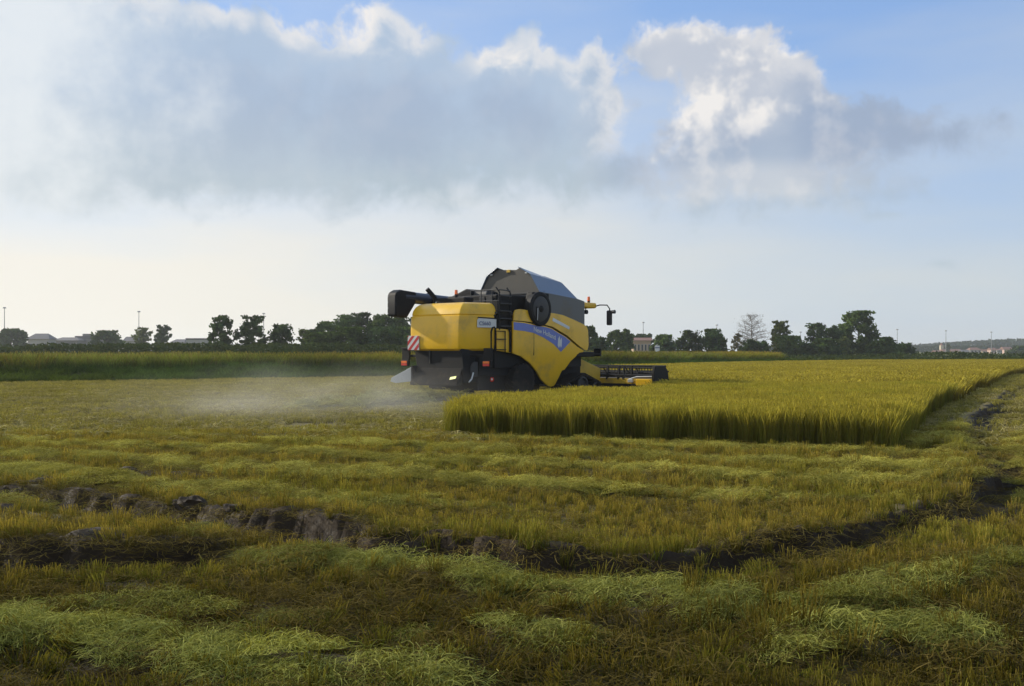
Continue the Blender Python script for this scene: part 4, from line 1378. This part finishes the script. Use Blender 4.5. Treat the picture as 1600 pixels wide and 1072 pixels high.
def make_tree(name, label, x, y, h, w, seed, style='round', group=None, tone=(0.05, 0.075, 0.022), n=2200, leaf=.30, z0=0.0, bare=.18):
    """trunk with limbs, and a crown of leaf faces gathered in clumps round the limb ends"""
    rs = random.Random(seed)
    root = empty(name, (x, y, z0), rs.uniform(0, 6.28))
    tag(root, label, 'bush' if style == 'bush' else 'tree', group)
    V, Fq = [], []
    r0 = max(.05, h * .024)
    tips = []
    lo = {'round': bare, 'tall': bare, 'bush': .02, 'bare': .22, 'airy': bare}[style]
    top = h * .92
    trunk = [(0, 0, -.2)]
    nseg = 6
    for i in range(1, nseg + 1):
        t = i / nseg
        trunk.append((trunk[-1][0] + rs.uniform(-.02, .02) * h, trunk[-1][1] + rs.uniform(-.02, .02) * h, top * t))
    for i in range(nseg): b_limb(V, Fq, trunk[i], trunk[i + 1], r0 * (1 - .85 * i / nseg), r0 * (1 - .85 * (i + 1) / nseg), 7)
    nl = {'round': 26, 'tall': 26, 'bush': 20, 'bare': 46, 'airy': 22}[style]
    for i in range(nl):
        t = lo + (1 - lo) * (i + rs.random()) / nl
        k = min(nseg - 1, int(t * nseg)); f = t * nseg - k
        p = Vector(trunk[k]).lerp(Vector(trunk[k + 1]), min(1, f))
        a = i * 2.4 + rs.uniform(-.5, .5)
        u = (t - lo) / (1 - lo)
        if style == 'tall': prof = (.75 + .35 * math.sin(math.pi * u)) * (1 - .5 * u ** 4)
        elif style == 'bush': prof = math.sqrt(max(.02, 1 - u ** 2.2))
        elif style == 'bare': prof = math.sin(math.pi * min(1, .25 + .72 * u)) ** .7
        else: prof = math.sin(math.pi * min(1, .22 + .70 * u)) ** .75
        ln = w * .5 * prof * rs.uniform(.65, 1.0)
        rise = h * rs.uniform(.03, .13) * (1.2 if style in ('bare', 'tall') else .7)
        e = p + Vector((math.cos(a) * ln, math.sin(a) * ln, rise))
        if e.z > h: e.z = h
        m = p.lerp(e, .5) + Vector((rs.uniform(-.04, .04) * h, rs.uniform(-.04, .04) * h, rise * .15))
        rl = r0 * .42 * (1 - .6 * t)
        b_limb(V, Fq, tuple(p), tuple(m), rl, rl * .65, 5); b_limb(V, Fq, tuple(m), tuple(e), rl * .65, rl * .25, 5)
        tips.append((e, ln)); tips.append((m.lerp(e, .4), ln * .8))
        if style in ('bare', 'airy'):
            for j in range(9 if style == 'bare' else 3):
                b0 = p.lerp(e, rs.uniform(.25, 1)); d = Vector((rs.gauss(0, 1), rs.gauss(0, 1), rs.gauss(.9, .6))).normalized() * h * rs.uniform(.05, .13)
                b_limb(V, Fq, tuple(b0), tuple(b0 + d), rl * .32 + .008, .012, 3); tips.append((b0 + d, ln * .5))
    tm = M_BARKG if style == 'bare' else M_BARK
    link('trunk', mesh_np('trunk', V, Fq, [tm], smooth=True), root)
    # crown
    L, LF, LC = [], [], []
    clumps = []
    for e, ln in tips:
        for j in range(2 if style in ('round', 'bush', 'tall') else 1):
            cr = w * (.10 if style in ('airy',) else .135) * rs.uniform(.6, 1.35)
            c = e + Vector((rs.gauss(0, .35), rs.gauss(0, .35), rs.gauss(0, .3))) * cr
            clumps.append((c, cr, rs.uniform(.65, 1.35)))
    per = max(3, int(1.5 * n / max(1, len(clumps))))
    for c, cr, cb in clumps:
        for j in range(per):
            d = Vector((rs.gauss(0, 1), rs.gauss(0, 1), rs.gauss(0, .75)))
            d = d.normalized() * cr * rs.random() ** .45
            p = c + d
            if p.z < .05: p.z = rs.uniform(.05, .4)
            if p.z > h * 1.02: p.z = h * 1.02 - rs.random() * .3
            s = leaf * rs.uniform(.55, 1.2)
            u = Vector((rs.gauss(0, 1), rs.gauss(0, 1), rs.gauss(0, 1))).normalized(); v = u.orthogonal().normalized()
            b = len(L)
            L += [tuple(p - u * s * .5), tuple(p + v * s * .32), tuple(p + u * s * .5), tuple(p - v * s * .32)]
            LF.append((b, b + 1, b + 2, b + 3))
            q = cb * rs.uniform(.75, 1.25)
            LC += [[tone[0] * q, tone[1] * q, tone[2] * q]] * 4
    link('crown', mesh_np('crown', L, LF, [M_LEAF], np.array(LC)), root)
    return root


def tree_px(name, label, px, topy, wpx, d, seed, style='round', group=None, tone=(0.05, 0.075, 0.022), n=2200, leaf=None, base=0.0, bare=.18):
    h = zat(topy, d) - base
    return make_tree(name, label, at(px, d), d, h, wpx / F * d, seed, style, group, tone, n, leaf or .0034 * d, base, bare)


DK, MD, OL = (0.055, 0.088, 0.027), (0.078, 0.122, 0.032), (0.11, 0.135, 0.038)
# left of the harvester
tree_px('broadleaf_tree', 'dark domed tree beside the leftmost lamp mast', 18, 515, 46, 240, 11, 'round', None, DK, 1800)
tree_px('broadleaf_tree', 'wide dark tree at the end of the long low building', 166, 518, 46, 230, 12, 'round', None, DK, 1900)
tree_px('broadleaf_tree', 'light see-through tree in front of the second lamp mast', 223, 513, 30, 220, 13, 'airy', None, OL, 800)
tree_px('broadleaf_tree', 'narrow upright tree with gaps next to the white flat block', 252, 509, 27, 215, 14, 'airy', None, DK, 1300)
tree_px('broadleaf_tree', 'lone loose-crowned tree left of the pair by the wood', 347, 494, 44, 130, 15, 'airy', None, DK, 1700, None, 0, .1)
tree_px('broadleaf_tree', 'taller loose tree of the pair left of the dense wood', 393, 495, 50, 130, 16, 'airy', None, DK, 1900, None, 0, .1)
tree_px('broadleaf_tree', 'shorter ragged tree of the pair left of the dense wood', 440, 508, 50, 132, 17, 'airy', None, DK, 1700, None, 0, .08)
tree_px('shrub', 'small thin shrub at the left foot of the dense wood', 474, 513, 24, 128, 18, 'bush', None, OL, 500)
WOOD = [(490, 516, 34, 140), (512, 504, 42, 145), (540, 493, 46, 150), (568, 491, 46, 152), (598, 493, 48, 150), (628, 496, 46, 152), (655, 500, 44, 154), (505, 520, 50, 126), (548, 512, 56, 126), (592, 512, 56, 127), (632, 512, 54, 127), (690, 505, 50, 154)]
for i, (px, ty, w_, d_) in enumerate(WOOD):
    tree_px('woodland_tree', ('lower bushy tree along the front of the dense wood left of the harvester' if 6 < i < 11 else 'taller tree at the back of the dense wood left of the harvester'), px, ty, w_ * 1.35, d_, 30 + i, 'bush', 'trees of the dense wood left of the harvester', MD if i % 3 else DK, 2300, None, 0, .05)
# right of the harvester
tree_px('broadleaf_tree', 'dark tree just showing past the harvester side mirror', 921, 510, 30, 150, 51, 'round', None, DK, 1500)
tree_px('shrub', 'dark low bush behind the harvester platform', 938, 528, 40, 150, 52, 'bush', None, DK, 1300)
tree_px('broadleaf_tree', 'round bushy tree left of the orange building', 961, 517, 40, 170, 53, 'bush', None, MD, 1900)
tree_px('broadleaf_tree', 'pointed tree touching the orange building', 977, 516, 26, 175, 54, 'bush', None, MD, 1300)
tree_px('broadleaf_tree', 'pine-like tree behind the roof of the orange building', 999, 523, 34, 260, 55, 'airy', None, DK, 900)
tree_px('broadleaf_tree', 'small dark tree behind the right end of the orange building', 1014, 521, 16, 260, 56, 'bush', None, DK, 600)
tree_px('broadleaf_tree', 'broad flat-topped bush tree behind the white notice board', 1040, 524, 46, 170, 57, 'bush', None, MD, 2000)
tree_px('broadleaf_tree', 'domed tree with drooping left branch beyond the header', 1076, 517, 38, 165, 58, 'round', None, DK, 1700, None, 0, .05)
tree_px('broadleaf_tree', 'wide dark bush tree left of the bare tree', 1116, 515, 52, 165, 59, 'bush', None, DK, 2300)
tree_px('bare_tree', 'grey nearly leafless tree with fine branches', 1176, 493, 62, 175, 60, 'bare', None, (0.11, 0.10, 0.075), 500, .13)
tree_px('shrub', 'low dark bush at the foot of the bare tree', 1172, 532, 38, 168, 61, 'bush', None, DK, 1100)
tree_px('shrub', 'small rounded bush right of the bare tree', 1192, 534, 26, 168, 62, 'bush', None, DK, 800)
tree_px('shrub', 'pale thin shrub left of the bare tree', 1152, 521, 24, 180, 63, 'bush', None, (0.12, 0.11, 0.06), 260)
tree_px('broadleaf_tree', 'light loose tree between the bare tree and the tree pair', 1221, 503, 32, 175, 64, 'airy', None, OL, 1200, None, 0, .2)
tree_px('shrub', 'broad dark bush under the loose tree', 1236, 526, 54, 168, 65, 'bush', None, DK, 1900)
tree_px('broadleaf_tree', 'left tree of the dark pair before the largest tree', 1278, 506, 42, 172, 66, 'round', None, DK, 2000, None, 0, .12)
tree_px('broadleaf_tree', 'right tree of the dark pair before the largest tree', 1303, 510, 34, 176, 67, 'airy', None, DK, 1500, None, 0, .12)
tree_px('shrub', 'wide bush under the dark pair of trees', 1288, 530, 56, 166, 68, 'bush', None, DK, 1800)
tree_px('broadleaf_tree', 'largest tree on the horizon with a full rounded crown', 1342, 488, 58, 178, 69, 'tall', None, MD, 3600, None, 0, .08)
tree_px('shrub', 'yellowish bush at the left foot of the largest tree', 1321, 527, 26, 172, 70, 'bush', None, OL, 900)
tree_px('shrub', 'long low bush right of the largest tree', 1382, 528, 56, 170, 71, 'bush', None, DK, 1900)
tree_px('shrub', 'small bush tapering off towards the far village', 1416, 537, 30, 190, 72, 'bush', None, DK, 800)
tree_px('broadleaf_tree', 'dark pointed conifer between the first village houses', 1481, 537, 7, 560, 73, 'bush', None, DK, 300, 1.0)
tree_px('broadleaf_tree', 'dark tree at the right edge beyond the field track', 1592, 541, 26, 400, 74, 'bush', None, DK, 900, .9)
tree_px('shrub', 'olive bush right of the last village house', 1578, 548, 16, 420, 75, 'bush', None, OL, 500, .9)


# --- scrub line, far woods (masses nobody could count)
def leaf_mass(name, label, boxes, leaf, tone, seed, cat):
    r_ = np.random.default_rng(seed)
    Vs, Cs = [], []
    for (x0, x1, y0, y1, hfun, n) in boxes:
        x = r_.uniform(x0, x1, n); y = r_.uniform(y0, y1, n)
        hmax = hfun(x, y); z = hmax * r_.random(n) ** .55
        s = leaf * r_.uniform(.5, 1.2, n)
        u = r_.normal(size=(n, 3)); u /= np.linalg.norm(u, axis=1)[:, None]
        v = np.cross(u, r_.normal(size=(n, 3))); v /= np.linalg.norm(v, axis=1)[:, None]
        p = np.stack([x, y, z], 1)
        q = np.stack([p - u * s[:, None] * .5, p + v * s[:, None] * .35, p + u * s[:, None] * .5, p - v * s[:, None] * .35], 1)
        Vs.append(q.reshape(-1, 3))
        b = .7 + .6 * fbm(x / leaf / 6, y / leaf / 6, seed) + .2 * (r_.random(n) - .5)
        c = np.array(tone)[None, :] * b[:, None]
        Cs.append(np.repeat(c, 4, 0))
    V = np.concatenate(Vs); C = np.concatenate(Cs)
    Fq = np.arange(len(V)).reshape(-1, 4)
    o = link(name, mesh_np(name, V, Fq, [M_LEAF], C))
    tag(o, label, cat, kind='stuff')


leaf_mass('hedgerow_scrub', 'low dark scrub along the field edge in front of the houses', [
    (-62, -8, 104, 112, lambda x, y: 1.7 + 1.0 * fbm(x * .25, y * .05, 5), 12000),
    (-40, 0, 88, 94, lambda x, y: .9 + 1.2 * fbm(x * .3, y * .05, 7) * sstep(x, -34, -22), 5000),
    (6, 80, 140, 150, lambda x, y: .5 + 1.3 * fbm(x * .2, y * .05, 6), 7000)], .42, (0.05, 0.07, 0.024), 5, 'scrub')
leaf_mass('maize_strip', 'green strip of crop below the far village', [
    (60, 300, 215, 262, lambda x, y: .2 + .25 * fbm(x * .05, y * .05, 9), 9000), (30, 110, 118, 124, lambda x, y: .35 + .5 * fbm(x * .2, y * .2, 10), 5000)], .7, (0.055, 0.075, 0.02), 8, 'crop')
leaf_mass('far_wood', 'far dark wood on the low rise behind the village', [
    (290, 760, 880, 960, lambda x, y: 5.0 + (5.0 + 2.5 * fbm(x * .02, y * .01, 13)) * sstep(x, 340, 470) + 2.0 * fbm(x * .06, y * .06, 12), 15000),
    (170, 420, 700, 760, lambda x, y: 3.0 + 3.0 * fbm(x * .05, y * .02, 14), 5000),
    (-560, -100, 900, 980, lambda x, y: 4.0 + 5 * fbm(x * .02, y * .02, 15), 9000)], 3.2, (0.030, 0.048, 0.024), 11, 'wood')


# ================================================================== buildings
M_WALLW = pbr('pale_render', (0.36, 0.345, 0.32), .85, 0, .08, .8)
M_WALLC = pbr('cream_render', (0.55, 0.47, 0.34), .85, 0, .08, .8)
M_WALLP = pbr('pinkish_render', (0.52, 0.36, 0.30), .85, 0, .08, .8)
M_WALLG = pbr('grey_render', (0.20, 0.19, 0.18), .85, 0, .1, .8)
M_ROOFR = pbr('clay_tile_roof', (0.22, 0.115, 0.085), .85, 0, .2, 1.5)
M_ROOFG = pbr('grey_tile_roof', (0.13, 0.125, 0.125), .8, 0, .2, 1.5)
M_WIN = pbr('window_glass', (0.03, 0.035, 0.04), .15, 0, .05)
M_ORNG = pbr('orange_render', (0.36, 0.26, 0.17), .85, 0, .1, .8)


def house(name, label, px0, px1, eave_y, top_y, d, wall, roof, kind='gable', cols=3, rows=1, depth=None, base=0.0, group=None, rz=0.0):
    w = (px1 - px0) / F * d
    x = at((px0 + px1) / 2, d); ze = zat(eave_y, d) - base; zt = zat(top_y, d) - base
    dp = depth or max(5.0, w * .7)
    root = empty(name, (x, d, base), rz)
    tag(root, label, 'house' if kind != 'flat' else 'building', group)
    part('wall', wall, lambda b: b_box(b, -w / 2, w / 2, 0, dp, -.3, ze), root)
    o = w * .06 + .15
    if kind == 'flat':
        part('roof', roof, lambda b: b_box(b, -w / 2 - .15, w / 2 + .15, -.15, dp + .15, ze, max(zt, ze + .25)), root)
    else:
        def rf_(bm):
            i = w * .28 if kind == 'hip' else -.02
            a = [bm.verts.new(p) for p in ((-w / 2 - o, -o, ze), (w / 2 + o, -o, ze), (w / 2 + o, dp + o, ze), (-w / 2 - o, dp + o, ze))]
            t0, t1 = bm.verts.new((-w / 2 - o + i, dp / 2, zt)), bm.verts.new((w / 2 + o - i, dp / 2, zt))
            bm.faces.new((a[0], a[1], t1, t0)); bm.faces.new((a[2], a[3], t0, t1)); bm.faces.new((a[1], a[2], t1)); bm.faces.new((a[3], a[0], t0)); bm.faces.new(a[::-1])
        part('roof', roof, rf_, root, smooth=False)
    for r_ in range(rows):
        for c_ in range(cols):
            cx = -w / 2 + w * (c_ + .5) / cols; ww = min(1.2, w / cols * .45); hh = min(1.4, ze / rows * .5)
            zc = ze * (r_ + .58) / rows
            wi = part('window', M_WIN, lambda b: b_box(b, cx - ww / 2, cx + ww / 2, -.04, .05, zc - hh / 2, zc + hh / 2), root)
            part('window_frame', M_WALLW, lambda b: (b_box(b, cx - ww / 2 - .1, cx - ww / 2, -.06, .02, zc - hh / 2, zc + hh / 2), b_box(b, cx + ww / 2, cx + ww / 2 + .1, -.06, .02, zc - hh / 2, zc + hh / 2),
                                                     b_box(b, cx - ww / 2 - .1, cx + ww / 2 + .1, -.06, .02, zc + hh / 2, zc + hh / 2 + .1)), wi)
    return root


house('hip_roofed_house', 'house with grey hipped roof and pale wall left of the low sheds', 43, 76, 530, 521, 300, M_WALLW, M_ROOFG, 'hip', 3, 1)
house('low_shed', 'long low grey shed right of the hip-roofed house', 84, 122, 532, 527, 310, M_WALLG, M_ROOFG, 'hip', 5, 1)
bl = house('flat_building', 'grey flat-roofed building with a raised roof box', 118, 156, 530, 525, 315, M_WALLG, M_ROOFG, 'flat', 6, 1)
part('roof_box', M_WALLG, lambda b: b_box(b, -2.0, .2, 1.0, 4.0, zat(526, 315), zat(521.5, 315)), bl)
house('gabled_house', 'small pale house hidden behind the see-through tree', 194, 218, 533, 526, 280, M_WALLW, M_ROOFG, 'gable', 3, 1)
house('low_house', 'low dark-roofed house left of the white flat block', 267, 288, 535, 530, 285, M_WALLG, M_ROOFG, 'hip', 2, 1)
house('white_block', 'white flat-roofed block left of the loose-crowned trees', 291, 320, 531, 528.5, 270, M_WALLW, M_ROOFG, 'flat', 4, 1)
house('orange_building', 'low orange and cream building among trees beyond the header', 990, 1017, 532, 527.5, 240, M_ORNG, M_ROOFR, 'gable', 5, 1)
vill = [('pale low house at the left end of the far village', 1462, 1472, 553, 549, M_WALLW, M_ROOFR, 'gable'),
        ('pinkish house beside the village tower', 1474, 1481, 551, 547, M_WALLP, M_ROOFR, 'gable'),
        ('long pinkish house left of the blue-white house', 1487, 1502, 551, 547, M_WALLP, M_ROOFR, 'gable'),
        ('small grey house in the middle of the far village', 1504, 1515, 552, 548, M_WALLG, M_ROOFG, 'gable'),
        ('white house with red roof in the middle of the village', 1516, 1533, 549, 544.5, M_WALLW, M_ROOFR, 'hip'),
        ('cream house right of the white red-roofed house', 1535, 1548, 551, 547.5, M_WALLC, M_ROOFR, 'gable'),
        ('red brown house left of the tall white house', 1549, 1557, 549, 545, M_WALLP, M_ROOFR, 'gable'),
        ('tall narrow white house near the right end of the village', 1558, 1566, 549, 546.5, M_WALLW, M_ROOFR, 'gable'),
        ('pink house at the right end of the far village', 1569, 1581, 548, 543.5, M_WALLP, M_ROOFR, 'gable')]
for i, (lb, a, b, e, t, wl_, rf__, kd) in enumerate(vill):
    house('village_house', lb, a, b, e - 2, t - 1.5, 560 + 12 * (i % 3), wl_, rf__, kd, 3, 1, group='houses of the far village')
tw = empty('bell_tower', (at(1472, 575), 575, 0))
tag(tw, 'slim pale tower between the first village houses', 'tower')
part('tower_shaft', M_WALLC, lambda b: b_box(b, -.8, .8, 0, 1.6, -1, 4.6), tw)
part('tower_roof', M_ROOFR, lambda b: b_tube(b, [(0, .8, 4.6), (0, .8, 6.2)], 1.2, 4, .05), tw)

# ================================================================== lamp masts and notice board
M_MAST = pbr('galvanised_mast', (0.30, 0.30, 0.30), .5, .4, .1)
for lb, px, ty, d in (('tall lamp mast at the far left above the domed tree', 7, 481, 260), ('lamp mast above the see-through tree', 217, 487, 270), ('short mast top behind the loose tree pair', 412, 490, 290),
                      ('lamp mast behind the orange building', 1005, 504, 300), ('mast top above the wide dark bush tree', 1120, 508, 310), ('mast top between the loose tree and the dark pair', 1251, 519, 330),
                      ('lamp mast right of the largest tree', 1402, 515, 340), ('lamp mast above the village tower', 1478, 517, 360), ('lamp mast over the middle of the village', 1549, 519, 380)):
    h_ = zat(ty, d)
    m_ = empty('lamp_mast', (at(px, d), d, 0)); tag(m_, lb, 'lamp mast', 'tall lamp masts along the horizon')
    part('mast_pole', M_MAST, lambda b: b_tube(b, [(0, 0, 0), (0, 0, h_)], .16, 8, .07), m_)
    part('lamp_ring', M_MAST, lambda b: (b_tube(b, [(0, 0, h_ - .15), (0, 0, h_ + .15)], .42, 10, .35)), m_)
nb = empty('notice_board', (at(1027, 112), 112, .45)); tag(nb, 'white notice board with blue-grey top beyond the header', 'sign')
zt_, zb_ = zat(540, 112) - .45, zat(549.5, 112) - .45
part('board', M_WHT, lambda b: b_box(b, -.26, .26, 0, .04, zb_, zt_), nb, .01)
part('board_heading', M_GREYTXT, lambda b: b_box(b, -.24, .24, -.006, -.002, zb_ + (zt_ - zb_) * .55, zb_ + (zt_ - zb_) * .72), nb)
for s in (-.2, .2): part('post', M_MAST, lambda b: b_tube(b, [(s, .06, -.1), (s, .06, zt_)], .03, 8), nb)

# ================================================================== mud clods by the ruts
M_MUD = pbr('wet_clay', (0.040, 0.029, 0.018), .8, 0, .45, 9.0, bump=.9, spec=.2, dirt=.4, dirtcol=(.08, .06, .036))


def clod(label, px, py, wpx, hpx, seed, flat=.6, yaw=0.0):
    p = gp(px, py); d = p[1]
    w, h = .85 * wpx / F * d, .9 * hpx / F * d
    rs = random.Random(seed)
    bm = bmesh.new()
    bmesh.ops.create_cube(bm, size=2.0)
    for k in range(11):     # fracture planes
        nv = Vector((rs.gauss(0, 1), rs.gauss(0, 1), rs.gauss(.25, .8))).normalized()
        g_ = bmesh.ops.bisect_plane(bm, geom=bm.verts[:] + bm.edges[:] + bm.faces[:], plane_co=nv * rs.uniform(.72, 1.05), plane_no=nv, clear_outer=True)
        ed = [e for e in g_['geom_cut'] if isinstance(e, bmesh.types.BMEdge)]
        if ed: bmesh.ops.contextual_create(bm, geom=ed)
    bmesh.ops.triangulate(bm, faces=bm.faces[:])
    for k in range(4): bmesh.ops.subdivide_edges(bm, edges=[e for e in bm.edges if e.calc_length() > .16], cuts=1, use_grid_fill=True)
    bmesh.ops.triangulate(bm, faces=bm.faces[:])
    bm.normal_update()
    off = rs.uniform(0, 50)
    co = np.array([v.co for v in bm.verts])
    n_ = fbm(co[:, 0] * 1.9 + off + co[:, 2] * 1.3, co[:, 1] * 1.9 - co[:, 2] * 1.7 + off, seed, 5) - .5
    for v, a_ in zip(bm.verts, n_):
        c = v.co + v.normal * (.75 * a_)
        v.co = Vector((c.x * w / 2, c.y * w * .26, c.z * h * .55 + h * .2))
    o = bm_obj('mud_clod', bm, M_MUD, None, 0, 2, True, 40)
    z = float(height(np.array([p[0]]), np.array([p[1]]))[0])
    o.location = (p[0], p[1], z - .03); o.rotation_euler = (rs.uniform(-.1, .1), rs.uniform(-.12, .12), yaw)
    tag(o, label, 'clod', 'mud clods along the ruts')


for i, a in enumerate([('wide low clay slab at the far left rut', 150, 868, 130, 34), ('pale split clay lump left of the long rut', 300, 800, 64, 30),
                       ('dark clay lump beside the split lump on the rut wall', 372, 808, 56, 24), ('cracked clay block in the middle of the rut wall', 640, 852, 80, 28),
                       ('upper dark clod behind the left stubble tuft', 190, 742, 70, 24), ('dark clod at the left edge behind the slab', 70, 764, 84, 28)]):
    clod(*a, seed=100 + i)

# ================================================================== dust behind the harvester
def dust():
    bm = bmesh.new()
    bmesh.ops.create_icosphere(bm, subdivisions=3, radius=1.0)
    for v in bm.verts:
        v.co = Vector((v.co.x * 7.2 - 5.2, v.co.y * 6.0 + 25.6, max(v.co.z, -.02) * 1.7 + .02))
    m, n, out = new_mat('dust')
    pv = n.t.nodes.new('ShaderNodeVolumePrincipled')
    pv.inputs['Color'].default_value = (.97, .96, .92, 1); pv.inputs['Anisotropy'].default_value = .35
    geo = n.t.nodes.new('ShaderNodeNewGeometry')
    pos = geo.outputs['Position']
    nz = n.noise(n.v('MULTIPLY', pos, (.45, .3, .9)), 1.0, 4.0, .55)
    q = n.v('MULTIPLY', n.v('SUBTRACT', pos, (-4.9, 25.8, .1)), (1 / 7.0, 1 / 5.6, 1 / 1.5))
    fall = n.ss(n.v('LENGTH', q, out=1), 1.0, .15)
    dn = n.m('MULTIPLY', n.m('MULTIPLY', fall, n.ss(nz, .30, .72)), DUST)
    n.put(pv.inputs['Density'], dn)
    n.t.links.new(pv.outputs[0], out.inputs['Volume'])
    o = bm_obj('dust', bm, m, None, 0, 2, False)
    tag(o, 'thin pale dust drifting over the stubble behind the harvester', 'dust', kind='stuff')


DUST = 0.085
dust()


# ================================================================== air
def haze():
    m, n, out = new_mat('haze_air')
    pv = n.t.nodes.new('ShaderNodeVolumePrincipled')
    pv.inputs['Color'].default_value = (.90, .94, 1.0, 1); pv.inputs['Density'].default_value = HAZE; pv.inputs['Anisotropy'].default_value = .3
    n.t.links.new(pv.outputs[0], out.inputs['Volume'])
    o = part('haze', m, lambda b: b_box(b, -2700, 2700, -420, 4400, -1.6, 22.0), None, smooth=False)
    tag(o, 'thin pale haze softening the far trees and village', 'haze', kind='stuff')


HAZE = 0.00028
haze()
